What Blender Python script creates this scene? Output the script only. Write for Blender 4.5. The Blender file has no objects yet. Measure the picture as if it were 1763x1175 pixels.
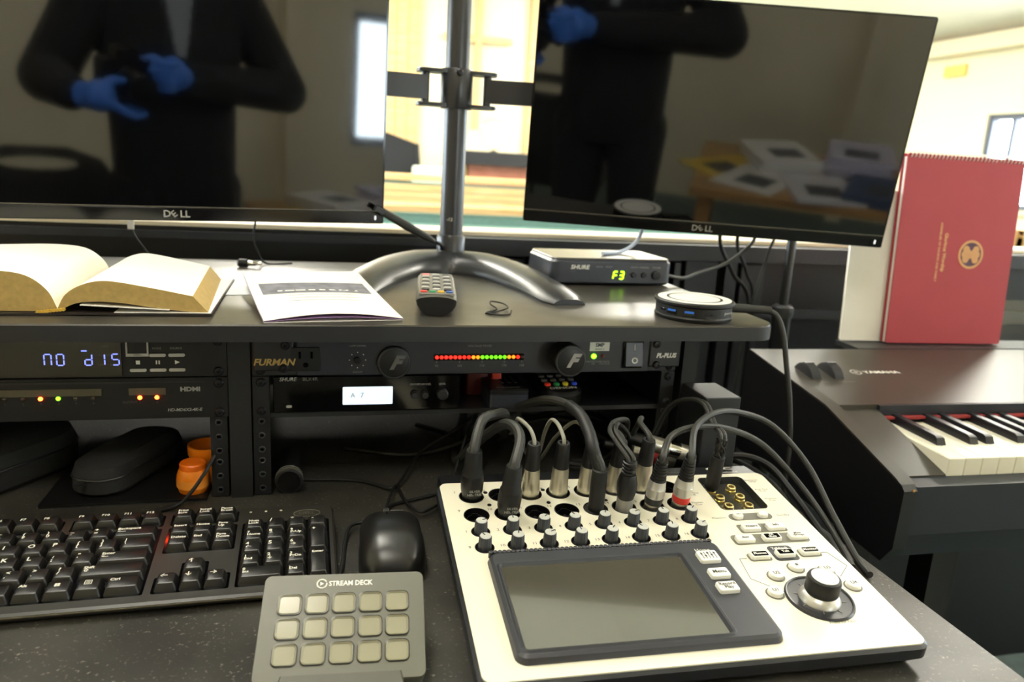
import bpy, bmesh, math, random
from mathutils import Matrix, Vector
from mathutils import geometry as mgeo
random.seed(7)
R = math.radians
scene = bpy.context.scene
COL = scene.collection

# ------------------------------------------------------------------ camera
cam_d = bpy.data.cameras.new('camera')
cam = bpy.data.objects.new('camera', cam_d)
COL.objects.link(cam)
scene.camera = cam
_r = Vector((0.96928, -0.23948, 0.05632)); _u = Vector((0.0016, 0.2349, 0.9720)); _f = Vector((0.2460, 0.9421, -0.2281))
_f.normalize(); _u = (_u - _f * _u.dot(_f)).normalized(); _r = _f.cross(_u)
CAM = Vector((0.0667, -0.8103, 0.3697))
_m = Matrix.Identity(4)
for i in range(3):
    _m[i][0] = _r[i]; _m[i][1] = _u[i]; _m[i][2] = -_f[i]; _m[i][3] = CAM[i]
cam.matrix_world = _m
cam_d.sensor_width = 36; cam_d.lens = 26.92; cam_d.clip_start = 0.02; cam_d.clip_end = 100
cam_d.dof.use_dof = True; cam_d.dof.focus_distance = 0.70; cam_d.dof.aperture_fstop = 6.0

# ------------------------------------------------------------------ daylight, exposure
world = bpy.data.worlds.new('daylight'); scene.world = world; world.use_nodes = True
bg = world.node_tree.nodes['Background']; bg.inputs[0].default_value = (0.80, 0.90, 1.0, 1); bg.inputs[1].default_value = 24.0
vs = scene.view_settings
vs.view_transform = 'Standard'; vs.look = 'None'; vs.exposure = 0.27; vs.gamma = 1.0; vs.use_curve_mapping = False
PANEL = 46.0           # radiance of the ceiling light panels over the nave
PANEL_MID = 15.0       # of those over the sound booth
PANEL_BACK = 11.0      # and of those behind it
scene.cycles.max_bounces = 8; scene.cycles.diffuse_bounces = 4; scene.cycles.glossy_bounces = 4; scene.cycles.transparent_max_bounces = 8
scene.cycles.sample_clamp_indirect = 6.0; scene.cycles.caustics_reflective = False; scene.cycles.caustics_refractive = False

# ------------------------------------------------------------------ materials
def srgb(h):
    h = h.lstrip('#'); v = [int(h[i:i+2], 16) / 255 for i in (0, 2, 4)]
    return tuple(c / 12.92 if c <= 0.04045 else ((c + 0.055) / 1.055) ** 2.4 for c in v)
MATS = {}
def mat(name, col, rough=0.5, metal=0.0, spec=0.5, var=0.08, scale=60.0, bump=0.0, bscale=400.0, emit=None, estr=0.0, coat=0.0, sheen=0.0, ior=None):
    if name in MATS: return MATS[name]
    m = bpy.data.materials.new(name); m.use_nodes = True; MATS[name] = m
    nt = m.node_tree; b = nt.nodes['Principled BSDF']
    c = srgb(col) if isinstance(col, str) else col
    tc = nt.nodes.new('ShaderNodeTexCoord')
    if var > 0:
        n = nt.nodes.new('ShaderNodeTexNoise'); n.inputs['Scale'].default_value = scale; n.inputs['Detail'].default_value = 3
        nt.links.new(tc.outputs['Object'], n.inputs['Vector'])
        r = nt.nodes.new('ShaderNodeMapRange'); r.inputs['To Min'].default_value = 1 - var; r.inputs['To Max'].default_value = 1 + var
        nt.links.new(n.outputs['Fac'], r.inputs['Value'])
        v = nt.nodes.new('ShaderNodeVectorMath'); v.operation = 'SCALE'; v.inputs[0].default_value = c
        nt.links.new(r.outputs['Result'], v.inputs['Scale']); nt.links.new(v.outputs['Vector'], b.inputs['Base Color'])
    else:
        b.inputs['Base Color'].default_value = (*c, 1)
    if bump > 0:
        n2 = nt.nodes.new('ShaderNodeTexNoise'); n2.inputs['Scale'].default_value = bscale
        nt.links.new(tc.outputs['Object'], n2.inputs['Vector'])
        bp = nt.nodes.new('ShaderNodeBump'); bp.inputs['Strength'].default_value = bump; bp.inputs['Distance'].default_value = 0.001
        nt.links.new(n2.outputs['Fac'], bp.inputs['Height']); nt.links.new(bp.outputs['Normal'], b.inputs['Normal'])
    b.inputs['Roughness'].default_value = rough; b.inputs['Metallic'].default_value = metal
    b.inputs['Specular IOR Level'].default_value = spec
    if ior: b.inputs['IOR'].default_value = ior
    b.inputs['Coat Weight'].default_value = coat; b.inputs['Sheen Weight'].default_value = sheen
    if emit:
        e = srgb(emit) if isinstance(emit, str) else emit
        b.inputs['Emission Color'].default_value = (*e, 1); b.inputs['Emission Strength'].default_value = estr
    return m

def laminate(name, dark, light, speck, rough, speckle=0.5):
    """dark stone-pattern laminate: mottled base with pale flecks"""
    m = bpy.data.materials.new(name); m.use_nodes = True; nt = m.node_tree; b = nt.nodes['Principled BSDF']
    tc = nt.nodes.new('ShaderNodeTexCoord')
    def noise(s, d=4):
        n = nt.nodes.new('ShaderNodeTexNoise'); n.inputs['Scale'].default_value = s; n.inputs['Detail'].default_value = d
        nt.links.new(tc.outputs['Object'], n.inputs['Vector']); return n
    def ramp(n, p0, p1, c0, c1):
        r = nt.nodes.new('ShaderNodeValToRGB'); r.color_ramp.elements[0].position = p0; r.color_ramp.elements[1].position = p1
        r.color_ramp.elements[0].color = (*c0, 1); r.color_ramp.elements[1].color = (*c1, 1); nt.links.new(n.outputs['Fac'], r.inputs[0]); return r
    a = ramp(noise(9), .35, .75, dark, light)
    f = ramp(noise(300, 3), .60, .74, (0, 0, 0), (1, 1, 1))
    g = ramp(noise(45, 3), .42, .62, (0.15,)*3, (1, 1, 1))
    mu = nt.nodes.new('ShaderNodeMath'); mu.operation = 'MULTIPLY'; nt.links.new(f.outputs[0], mu.inputs[0]); nt.links.new(g.outputs[0], mu.inputs[1])
    mu2 = nt.nodes.new('ShaderNodeMath'); mu2.operation = 'MULTIPLY'; nt.links.new(mu.outputs[0], mu2.inputs[0]); mu2.inputs[1].default_value = speckle
    mx = nt.nodes.new('ShaderNodeMix'); mx.data_type = 'RGBA'; nt.links.new(mu2.outputs[0], mx.inputs['Factor'])
    nt.links.new(a.outputs[0], mx.inputs['A']); mx.inputs['B'].default_value = (*speck, 1)
    nt.links.new(mx.outputs['Result'], b.inputs['Base Color'])
    b.inputs['Specular IOR Level'].default_value = .36
    rr_ = nt.nodes.new('ShaderNodeMapRange'); rr_.inputs['To Min'].default_value = rough - .06; rr_.inputs['To Max'].default_value = rough + .1
    nt.links.new(noise(14).outputs['Fac'], rr_.inputs['Value']); nt.links.new(rr_.outputs['Result'], b.inputs['Roughness'])
    MATS[name] = m; return m

def wood(name, c0, c1, rough=0.45, scale=6.0, stretch=(1, 14, 14)):
    m = bpy.data.materials.new(name); m.use_nodes = True; nt = m.node_tree; b = nt.nodes['Principled BSDF']
    tc = nt.nodes.new('ShaderNodeTexCoord'); mp = nt.nodes.new('ShaderNodeMapping'); mp.inputs['Scale'].default_value = stretch
    n = nt.nodes.new('ShaderNodeTexNoise'); n.inputs['Scale'].default_value = scale; n.inputs['Detail'].default_value = 5
    r = nt.nodes.new('ShaderNodeValToRGB'); r.color_ramp.elements[0].color = (*srgb(c0), 1); r.color_ramp.elements[1].color = (*srgb(c1), 1)
    r.color_ramp.elements[0].position = .3; r.color_ramp.elements[1].position = .7
    nt.links.new(tc.outputs['Object'], mp.inputs[0]); nt.links.new(mp.outputs[0], n.inputs['Vector']); nt.links.new(n.outputs['Fac'], r.inputs[0]); nt.links.new(r.outputs[0], b.inputs['Base Color'])
    b.inputs['Roughness'].default_value = rough; MATS[name] = m; return m

def pane_glass(name):
    m = bpy.data.materials.new(name); m.use_nodes = True; nt = m.node_tree
    for n in list(nt.nodes): nt.nodes.remove(n)
    o = nt.nodes.new('ShaderNodeOutputMaterial'); mix = nt.nodes.new('ShaderNodeMixShader'); t = nt.nodes.new('ShaderNodeBsdfTransparent'); g = nt.nodes.new('ShaderNodeBsdfGlossy')
    t.inputs[0].default_value = (.95, .97, .96, 1); g.inputs['Roughness'].default_value = .02; mix.inputs[0].default_value = .07
    nt.links.new(t.outputs[0], mix.inputs[1]); nt.links.new(g.outputs[0], mix.inputs[2]); nt.links.new(mix.outputs[0], o.inputs[0]); MATS[name] = m; return m

M_DESK = laminate('desk_laminate', (.020, .019, .016), (.058, .054, .044), (.42, .39, .31), .40, .6)
M_SHELF = laminate('lit_shelf_laminate', (.022, .02, .017), (.07, .062, .048), (.25, .23, .18), .30, .25)  # the desk's laminate, tones browned and brightened to paint in the shelf's reflected light
M_EDGE = mat('black_edge_band', '#19191c', .42, var=.1, scale=30)
M_BLACK = mat('black_plastic', '#0e0e0f', .42, spec=.42, var=.12, bump=.05)
M_BLACKM = mat('matte_black', '#0b0b0c', .62, var=.12)
M_GLOSS = mat('gloss_black', '#050506', .10, var=.05)
M_METALB = mat('black_metal', '#131417', .38, spec=.6, var=.1)
M_GREYM = mat('grey_metal', '#4a4b4e', .4, metal=.6, var=.08)
M_STEEL = mat('satin_steel', '#d6d0c0', .36, metal=1.0, var=.06, scale=200)
M_SATIN = mat('satin_silver', '#c9c7c0', .36, metal=.75, var=.03)
M_CHROME = mat('chrome', '#d8d4c8', .12, metal=1.0, var=.04)
M_BRASS = mat('brass', '#efdc9a', .28, metal=1.0, var=.06)
M_WHITE = mat('white_print', '#e8e6dd', .5, var=.03)
M_GREYP = mat('grey_print', '#8d8c88', .5, var=.03)
M_DIMP = mat('dim_grey_print', '#565655', .5, var=.03)
M_MIDP = mat('mid_grey_print', '#57554c', .5, var=.03)
M_BLACKP = mat('dark_print', '#33322e', .5, var=.03)
M_GOLDP = mat('gold_print', '#b79b5c', .4, metal=.3, var=.03)
M_PAPER = mat('white_paper', '#f1eee6', .75, var=.03)
M_RUBBER = mat('cable_rubber', '#101010', .55, spec=.4, var=.1, scale=90)
M_RUBBERG = mat('grey_cable_rubber', '#282825', .5, spec=.45, var=.08)
M_GREYCAB = mat('pale_grey_cable', '#8d8c80', .5, var=.05)
M_CREAM = mat('cream_wall_paint', '#e9dfc4', .8, var=.03, scale=3, bump=.1, bscale=120)

# ------------------------------------------------------------------ mesh helpers
I4 = Matrix.Identity(4)
def T(x, y=None, z=None):
    return Matrix.Translation(Vector((x, y, z)) if y is not None else Vector(x))
def RX(a): return Matrix.Rotation(a, 4, 'X')
def RY(a): return Matrix.Rotation(a, 4, 'Y')
def RZ(a): return Matrix.Rotation(a, 4, 'Z')
def rr(w, h, r, seg=5, cx=0, cy=0):
    r = min(r, w / 2 - 1e-6, h / 2 - 1e-6); out = []
    for (sx, sy, a0) in ((1, 1, 0), (-1, 1, 90), (-1, -1, 180), (1, -1, 270)):
        for k in range(seg + 1):
            a = R(a0 + 90 * k / seg); out.append((cx + sx * (w / 2 - r) + r * math.cos(a), cy + sy * (h / 2 - r) + r * math.sin(a)))
    return out
def circ(r, n=24, cx=0, cy=0): return [(cx + r * math.cos(2 * math.pi * k / n), cy + r * math.sin(2 * math.pi * k / n)) for k in range(n)]
def catmull(pts, n=8):
    P = [Vector(p) for p in pts]
    if len(P) < 3: return P
    P = [P[0] * 2 - P[1]] + P + [P[-1] * 2 - P[-2]]; out = []
    for i in range(1, len(P) - 2):
        for k in range(n):
            t = k / n; a, b, c, d = P[i-1], P[i], P[i+1], P[i+2]
            out.append(.5 * ((2 * b) + (-a + c) * t + (2 * a - 5 * b + 4 * c - d) * t * t + (-a + 3 * b - 3 * c + d) * t ** 3))
    out.append(P[-2]); return out

class MB:
    def __init__(s): s.bm = bmesh.new()
    def ring(s, pts, M=I4): return [s.bm.verts.new(M @ Vector(p)) for p in pts]
    def bridge(s, a, b, close=True):
        n = len(a)
        for i in range(n if close else n - 1):
            j = (i + 1) % n; s.bm.faces.new((a[i], a[j], b[j], b[i]))
    def cap(s, a, flip=False): s.bm.faces.new(list(reversed(a)) if flip else a)
    def loft(s, rings, M=I4, cap0=True, cap1=True):
        rs = [s.ring(r, M) for r in rings]
        for a, b in zip(rs, rs[1:]): s.bridge(a, b)
        if cap0: s.cap(rs[0], True)
        if cap1: s.cap(rs[-1])
        return s
    def slab(s, pts, z0, z1, M=I4):
        return s.loft([[(x, y, z0) for x, y in pts], [(x, y, z1) for x, y in pts]], M)
    def rslab(s, w, h, r, z0, z1, ch=0.0, M=I4, cx=0, cy=0, seg=5, chb=0.0):
        R_ = []
        if chb: R_.append([(x, y, z0) for x, y in rr(w - 2 * chb, h - 2 * chb, max(r - chb, .0001), seg, cx, cy)]); R_.append([(x, y, z0 + chb) for x, y in rr(w, h, r, seg, cx, cy)])
        else: R_.append([(x, y, z0) for x, y in rr(w, h, r, seg, cx, cy)])
        if ch: R_.append([(x, y, z1 - ch) for x, y in rr(w, h, r, seg, cx, cy)]); R_.append([(x, y, z1) for x, y in rr(w - 2 * ch, h - 2 * ch, max(r - ch, .0001), seg, cx, cy)])
        else: R_.append([(x, y, z1) for x, y in rr(w, h, r, seg, cx, cy)])
        return s.loft(R_, M)
    def box(s, x0, x1, y0, y1, z0, z1, M=I4):
        return s.loft([[(x0, y0, z0), (x1, y0, z0), (x1, y1, z0), (x0, y1, z0)], [(x0, y0, z1), (x1, y0, z1), (x1, y1, z1), (x0, y1, z1)]], M)
    def lathe(s, prof, seg=24, M=I4, cap0=True, cap1=True, flute=0.0):
        rings = []
        for r, z in prof:
            rings.append([((r - (flute if (flute and k % 2) else 0)) * math.cos(2 * math.pi * k / seg), (r - (flute if (flute and k % 2) else 0)) * math.sin(2 * math.pi * k / seg), z) for k in range(seg)])
        return s.loft(rings, M, cap0, cap1)
    def tube(s, pts, r, seg=8, n=8, M=I4, smooth=True):
        P = catmull(pts, n) if smooth else [Vector(p) for p in pts]
        rad = r if callable(r) else (lambda t: r)
        t0 = (P[1] - P[0]).normalized(); a = t0.orthogonal().normalized(); rings = []
        for i, p in enumerate(P):
            t = (P[min(i + 1, len(P) - 1)] - P[max(i - 1, 0)]).normalized()
            a = (a - t * a.dot(t)).normalized(); b = t.cross(a); q = rad(i / (len(P) - 1))
            rings.append([p + (a * math.cos(2 * math.pi * k / seg) + b * math.sin(2 * math.pi * k / seg)) * q for k in range(seg)])
        return s.loft(rings, M)
    def quad(s, a, b, c, d, M=I4): s.bm.faces.new(s.ring((a, b, c, d), M)); return s
    def mesh(s, name='mesh', angle=32):
        bmesh.ops.recalc_face_normals(s.bm, faces=s.bm.faces)
        me = bpy.data.meshes.new(name); s.bm.to_mesh(me); s.bm.free()
        me.polygons.foreach_set('use_smooth', [True] * len(me.polygons)); me.set_sharp_from_angle(angle=R(angle)); return me

def obj(name, mb, material, parent=None, M=None):
    me = mb.mesh(name) if isinstance(mb, MB) else mb
    if material is not None:
        if not me.materials: me.materials.append(material)
    o = bpy.data.objects.new(name, me); COL.objects.link(o)
    if material is not None and me.materials[0] != material:
        o.material_slots[0].link = 'OBJECT'; o.material_slots[0].material = material
    if parent is not None: o.parent = parent
    if M is not None: o.matrix_local = M
    return o
def tag(o, label, cat, group=None):
    o['label'] = label; o['category'] = cat
    if group: o['group'] = group
    return o
TM = {}
def thing(name, label, cat, M=None, group=None):
    o = bpy.data.objects.new(name, None); o.empty_display_size = .02; COL.objects.link(o)
    if M is not None: o.matrix_local = M
    TM[o.name] = M.copy() if M is not None else Matrix.Identity(4)
    return tag(o, label, cat, group)
def struct(name, mb, material, label=None):
    o = obj(name, mb, material); o['kind'] = 'structure'
    if label: o['label'] = label
    return o
_tc = {}
def text_mesh(body, size, ax='CENTER', bold=0.0, shear=0.0, sx=1.0):
    k = (body, size, ax, bold, shear, sx)
    if k in _tc: return _tc[k]
    c = bpy.data.curves.new('print', 'FONT'); c.body = body; c.size = size; c.align_x = ax; c.align_y = 'CENTER'; c.resolution_u = 2; c.offset = bold; c.shear = shear; c.space_line = .85
    o = bpy.data.objects.new('print', c); COL.objects.link(o)
    dg = bpy.context.evaluated_depsgraph_get(); me = bpy.data.meshes.new_from_object(o.evaluated_get(dg))
    bpy.data.objects.remove(o); bpy.data.curves.remove(c)
    if sx != 1.0: me.transform(Matrix.Diagonal((sx, 1, 1, 1)))
    me.materials.clear(); _tc[k] = me; return me
def text(name, body, size, material, parent, M, **kw): return obj(name, text_mesh(body, size, **kw), material, parent, M)
FRONT = RX(R(90))          # text laid on a face that looks towards -Y
def frame(o, ex, ey):
    ez = ex.cross(ey); m = Matrix.Identity(4)
    for i in range(3): m[i][0] = ex[i]; m[i][1] = ey[i]; m[i][2] = ez[i]; m[i][3] = o[i]
    return m
def tilt_frame(o, yaw, tilt):
    c, s, ct, st = math.cos(yaw), math.sin(yaw), math.cos(tilt), math.sin(tilt)
    return frame(Vector(o), Vector((c, s, 0)), Vector((-s * ct, c * ct, st)))
def fill_holes(mb, outer, holes, z, M=I4):
    """flat face with holes; returns the hole loops' points"""
    loops = [[Vector((x, y, z)) for x, y in outer]] + [[Vector((x, y, z)) for x, y in h] for h in holes]
    flat = [p for l in loops for p in l]; vs_ = [mb.bm.verts.new(M @ p) for p in flat]
    for tri in mgeo.tessellate_polygon(loops):
        try: mb.bm.faces.new([vs_[i] for i in tri])
        except ValueError: pass
    out = []; k = 0
    for l in loops: out.append(vs_[k:k + len(l)]); k += len(l)
    return out

# ================================================================== the room
FZ = -0.75; WX0, WX1, WY0, WY1 = -2.5, 6.0, -3.2, 9.0; EAVE = 1.75; RIDGE_X, RIDGE_Z = 1.75, 3.0
M_CARPET = mat('grey_green_carpet', '#5d6a66', .95, var=.25, scale=40, bump=.4, bscale=300)
M_CEIL = mat('white_ceiling_paint', '#f2ede0', .85, var=.02, scale=2)
M_TRIM = mat('cream_trim', '#e8dcc0', .5, var=.03)
M_OAK = wood('honey_oak', '#cfa66c', '#e6c592')
M_OAKD = wood('brown_oak', '#9a7044', '#c29a63')
M_TEAL = mat('teal_upholstery', '#76988f', .9, var=.15, scale=80, bump=.3)
M_WFRAME = mat('grey_window_frame', '#5a6070', .4, var=.05)
M_GLASS = pane_glass('window_glass')
struct('floor', MB().box(WX0 - .2, WX1 + .2, WY0 - .2, WY1 + .2, FZ - .1, FZ), M_CARPET)

def side_wall(name, x0, x1, wins):
    mb = MB(); ys = WY0
    for (a, b, z0, z1) in sorted(wins):
        mb.box(x0, x1, ys, a, FZ, EAVE); mb.box(x0, x1, a, b, FZ, z0); mb.box(x0, x1, a, b, z1, EAVE); ys = b
    mb.box(x0, x1, ys, WY1, FZ, EAVE); return struct(name, mb, M_CREAM)
RW = [(3.4, 5.22, .20, 1.03), (.6, 2.4, .20, 1.03), (-2.2, -.4, .20, 1.03)]
side_wall('wall_right', WX1, WX1 + .15, RW); side_wall('wall_left', WX0 - .15, WX0, RW[:2])
def gable(name, y0, y1, hole=None):
    mb = MB()
    pts = [(WX0 - .15, FZ), (WX1 + .15, FZ), (WX1 + .15, EAVE), (RIDGE_X, RIDGE_Z), (WX0 - .15, EAVE)]
    if hole:
        a, b, z0, z1 = hole
        mb.box(WX0 - .15, a, y0, y1, FZ, EAVE); mb.box(b, WX1 + .15, y0, y1, FZ, EAVE); mb.box(a, b, y0, y1, FZ, z0); mb.box(a, b, y0, y1, z1, EAVE)
        pts = [(WX0 - .15, EAVE), (WX1 + .15, EAVE), (RIDGE_X, RIDGE_Z)]
    mb.loft([[(x, y0, z) for x, z in pts], [(x, y1, z) for x, z in pts]]); return struct(name, mb, M_CREAM)
gable('wall_front', WY1, WY1 + .15)
BWIN = (1.62, 2.5, .03, .80)
gable('wall_back', WY0 - .15, WY0, BWIN)
cm = MB()
for xa, xb, za, zb in ((WX0 - .15, RIDGE_X, EAVE, RIDGE_Z), (RIDGE_X, WX1 + .15, RIDGE_Z, EAVE)):
    cm.loft([[(xa, WY0 - .15, za), (xb, WY0 - .15, zb), (xb, WY0 - .15, zb + .08), (xa, WY0 - .15, za + .08)], [(xa, WY1 + .15, za), (xb, WY1 + .15, zb), (xb, WY1 + .15, zb + .08), (xa, WY1 + .15, za + .08)]])
struct('ceiling', cm, M_CEIL)
# a cove board along the right eave and the pier that breaks the back wall
struct('trim_1', MB().box(WX1 - .10, WX1, WY0, WY1, EAVE - .16, EAVE - .02), M_TRIM)
struct('trim_2', MB().box(1.19, 1.27, WY0, WY0 + .10, FZ, EAVE), M_TRIM)

def window(n, x, a, b, z0, z1, mulls, axis='y'):
    mb = MB(); t = .05
    M = I4 if axis == 'y' else Matrix(((0, 1, 0, 0), (1, 0, 0, 0), (0, 0, 1, 0), (0, 0, 0, 1)))
    mb.box(x, x + .06, a, a + t, z0, z1, M); mb.box(x, x + .06, b - t, b, z0, z1, M); mb.box(x, x + .06, a + t, b - t, z0, z0 + t, M); mb.box(x, x + .06, a + t, b - t, z1 - t, z1, M)
    w = struct('window_%d' % n, mb, M_WFRAME)
    for m in mulls: obj('mullion', MB().box(x, x + .06, m - .022, m + .022, z0 + t, z1 - t, M), M_WFRAME, w)
    ed = [a + t] + sorted(mulls) + [b - t]
    for p, q in zip(ed, ed[1:]): obj('pane', MB().box(x + .025, x + .03, p, q, z0 + t, z1 - t, M), M_GLASS, w)
    obj('window_sill', MB().box(x - .06, x + .02, a - .05, b + .05, z0 - .04, z0, M), M_TRIM, w)
for i, (a, b, z0, z1) in enumerate(RW): window(i + 1, WX1 + .03, a, b, z0, z1, [b - .27, a + .27])
for i, (a, b, z0, z1) in enumerate(RW[:2]): window(i + 4, WX0 - .09, a, b, z0, z1, [(a + b) / 2])
window(6, WY0 - .09, BWIN[0], BWIN[1], BWIN[2], BWIN[3], [2.06], axis='x')

# ceiling light panels
def ceiling_light(x, y, power, label, group):
    s = 1 if x < RIDGE_X else -1
    z = EAVE + (RIDGE_Z - EAVE) * ((x - WX0 + .15) / (RIDGE_X - WX0 + .15) if s > 0 else (WX1 + .15 - x) / (WX1 + .15 - RIDGE_X))
    sl = math.atan2(RIDGE_Z - EAVE, RIDGE_X - WX0) * s
    t = thing('ceiling_light', label, 'ceiling light', T(x, y, z - .006) @ RY(-sl), group)
    hb = MB(); hb.box(-.32, .32, -.64, .64, -.012, 0); obj('housing', hb, M_TRIM, t)
    e = mat('light_diffuser_%d' % int(power), '#ffffff', .5, var=0, emit=(1.0, .95, .83), estr=power)
    obj('diffuser', MB().rslab(.6, 1.22, .01, -.022, -.012), e, t)
for y in (2.6, 5.2, 7.8):
    for x in (-.4, 3.9): ceiling_light(x, y, PANEL, 'flat white light panel on the sloped ceiling above the pews', 'light panels over the pews')
for x in (-.4, 3.9): ceiling_light(x, .5, PANEL_MID, 'flat white light panel on the sloped ceiling above the sound desk', 'light panels over the sound desk')
for x in (-.4, 3.9): ceiling_light(x, -1.6, PANEL_BACK, 'flat white light panel on the sloped ceiling behind the sound desk', 'light panels behind the sound desk')

# ------------------------------------------------------------------ booth half wall
M_BOOTH = mat('black_painted_wood', '#0c0d10', .45, var=.25, scale=12, bump=.15, bscale=40)
M_BOARD = mat('charcoal_board', '#26282d', .5, var=.3, scale=18, bump=.2, bscale=60)
bw = struct('wall_booth', MB().box(-1.7, 2.2, .50, .57, FZ, .241), M_BOOTH, 'black painted half wall behind the sound desk')
struct('trim_3', MB().rslab(3.96, .080, .004, .241, .249, .002, cx=.25, cy=.535), M_TRIM, 'cream cap along the black half wall')
x = .36; k = 0
while x < .86:
    w = (.062, .018, .07, .03, .055)[k % 5]
    obj('board', MB().box(x, x + w - .006, .478, .50, -.3, .205 + .004 * (k % 3)), M_BOARD, bw); x += w + (.012 if k % 2 else .004); k += 1
obj('rail', MB().box(.30, 2.2, .462, .50, .212, .240), M_BOARD, bw)
obj('rail', MB().box(.88, 2.2, .485, .50, .10, .118), M_BOARD, bw)
obj('rail', MB().box(-1.7, .30, .488, .50, .222, .234), M_BOARD, bw)

# ------------------------------------------------------------------ nave furniture
def pew(y, ztop, x0, x1, board, label):
    t = thing('pew', label, 'pew', T(0, y, FZ))
    H = ztop - FZ
    obj('backrest', MB().box(x0, x1, -.02, .02, .30, H - .05), M_TEAL, t)
    obj('top_rail', MB().rslab(x1 - x0, .07, .02, H - .04, H, .012, cx=(x0 + x1) / 2), M_OAK, t)
    if board:
        for i in range(3): obj('board', MB().box(x0, x1, -.032, -.02, H - .10 - .042 * i, H - .062 - .042 * i), M_OAK, t)
    else: obj('cushion', MB().rslab(x1 - x0 - .1, .05, .02, .40, H - .09, .01, cx=(x0 + x1) / 2, cy=-.035), M_TEAL, t)
    obj('seat', MB().box(x0, x1, .02, .48, .40, .45), M_OAK, t); obj('seat_cushion', MB().box(x0 + .05, x1 - .05, .04, .47, .45, .50), M_TEAL, t)
    for xe in (x0, x1 - .05): obj('end_panel', MB().box(xe, xe + .05, -.05, .5, 0, H - .01), M_OAKD, t)
pew(2.7, .163, -1.6, 3.3, False, 'wooden pew with teal upholstered back just beyond the booth wall')
pew(4.0, .262, -1.6, 3.6, True, 'wooden pew with slatted oak back and no cushion on its back')
pew(2.7, .165, 3.9, 5.7, False, 'short teal upholstered pew under the right hand windows')
M_DRAPE = mat('black_drape', '#1b1b20', .8, var=.1)
plat = struct('trim_4', MB().box(-1.8, 5.2, 6.6, 9.0, FZ, FZ + .4), M_TEAL, 'raised platform at the front of the nave')
# draped lectern
t = thing('draped_lectern', 'black cloth draped lectern standing on the platform', 'lectern', T(.93, 8.0, FZ + .4))
ld = MB(); rings = []
for z, w, d in ((0, .27, .22), (.45, .25, .2), (.85, .22, .18)):
    rings.append([(a * (1 + .05 * math.sin(k * 2.4 + z)), b * (1 + .05 * math.cos(k * 1.9)), z + (.10 * (a < 0) if z > .8 else 0)) for k, (a, b) in enumerate(rr(2 * w, 2 * d, .08, 6))])
ld.loft(rings); obj('drape', ld, M_DRAPE, t); obj('reading_board', MB().box(-.17, .17, -.13, .13, -.01, .01, T(-.01, 0, .88) @ RY(R(17))), M_DRAPE, t)
# altar table with black cloth and hoop
t = thing('altar_table', 'low wooden altar table under a black cloth', 'table', T(2.25, 8.1, FZ + .4))
obj('tabletop', MB().rslab(1.3, .5, .02, .76, .80), M_OAKD, t)
M_REDWOOD = wood('red_mahogany', '#8a4b38', '#b5705a')
obj('front_panel', MB().box(-.55, .55, -.2, -.17, .0, .72), M_REDWOOD, t)
for sx in (-.58, .54): obj('leg', MB().box(sx, sx + .05, -.2, .2, 0, .76), M_OAKD, t)
ac = MB(); ac.loft([[(x, y, z) for x, y in rr(w, d_, .03)] for w, d_, z in ((1.42, .62, .66), (1.34, .54, .80), (1.30, .50, .812), (1.20, .40, .812))], I4, False, True)
cl = tag(obj('altar_cloth', ac, M_DRAPE, None, T(2.25, 8.1, FZ + .4)), 'black cloth hanging over the altar table', 'cloth')
h = MB(); h.tube([(.165 * math.cos(a), 0, .165 * math.sin(a)) for a in [2 * math.pi * i / 20 for i in range(21)]], .006, 6, 2)
t = thing('hoop_stand', 'thin round wire hoop standing on the altar table', 'hoop', T(2.02, 8.0, FZ + .4 + .81)); obj('hoop', h, M_BRASS, t, T(0, 0, .20)); obj('foot', MB().lathe([(.05, 0), (.05, .008), (.01, .02), (.008, .04)], 14), M_DRAPE, t)
M_PALE = mat('pale_green_fabric', '#cfd8c8', .8, var=.05)
for x, l in ((1.25, 'pale upholstered chair beside the draped lectern'), (2.78, 'pale upholstered chair beside the altar table')):
    t = thing('platform_chair', l, 'chair', T(x, 7.5, FZ + .4))
    obj('seat', MB().rslab(.4, .4, .04, .36, .44, .02), M_PALE, t); obj('backrest', MB().rslab(.38, .05, .02, .44, .62, .02, cy=.18), M_PALE, t)
    for sx in (-.17, .17):
        for sy in (-.17, .17): obj('leg', MB().box(sx - .02, sx + .02, sy - .02, sy + .02, 0, .36), M_OAKD, t)
# cross and oak pilasters on the front wall
t = thing('wall_cross', 'plain oak cross fixed to the front wall', 'cross', T(1.98, 8.96, 1.80))
obj('upright', MB().rslab(.075, .05, .005, -1.05, .9), M_OAK, t); obj('crossbar', MB().box(-.42, .42, -.03, .02, -.0375, .0375), M_OAK, t)
for x0, x1, l in ((.70, 1.27, 'wide oak wall panel left of the cross'), (2.63, 2.80, 'narrow oak wall strip right of the cross')):
    p_ = thing('oak_panel', l, 'wall panel', T(0, 8.96, FZ + .4))
    n_ = max(1, round((x1 - x0) / .14)); w_ = (x1 - x0) / n_
    for i in range(n_): obj('plank', MB().box(x0 + i * w_, x0 + (i + 1) * w_ - .008, -.03, .035, 0, 2.9), M_OAK, p_)
# emergency lamp on the right wall
t = thing('wall_lamp', 'small yellowish emergency lamp high on the right wall', 'lamp', T(WX1 - .005, 5.68, 1.45) @ RZ(R(-90)))
obj('housing', MB().rslab(.26, .06, .01, -.05, .05, .01), mat('yellowed_plastic', '#e6c76a', .5), t)
for s in (-.07, .07): obj('lamp_head', MB().lathe([(.02, -.03), (.045, -.07), (.04, -.075)], 16, RX(R(90))), M_PALE, t, T(s, 0, .02))

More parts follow.
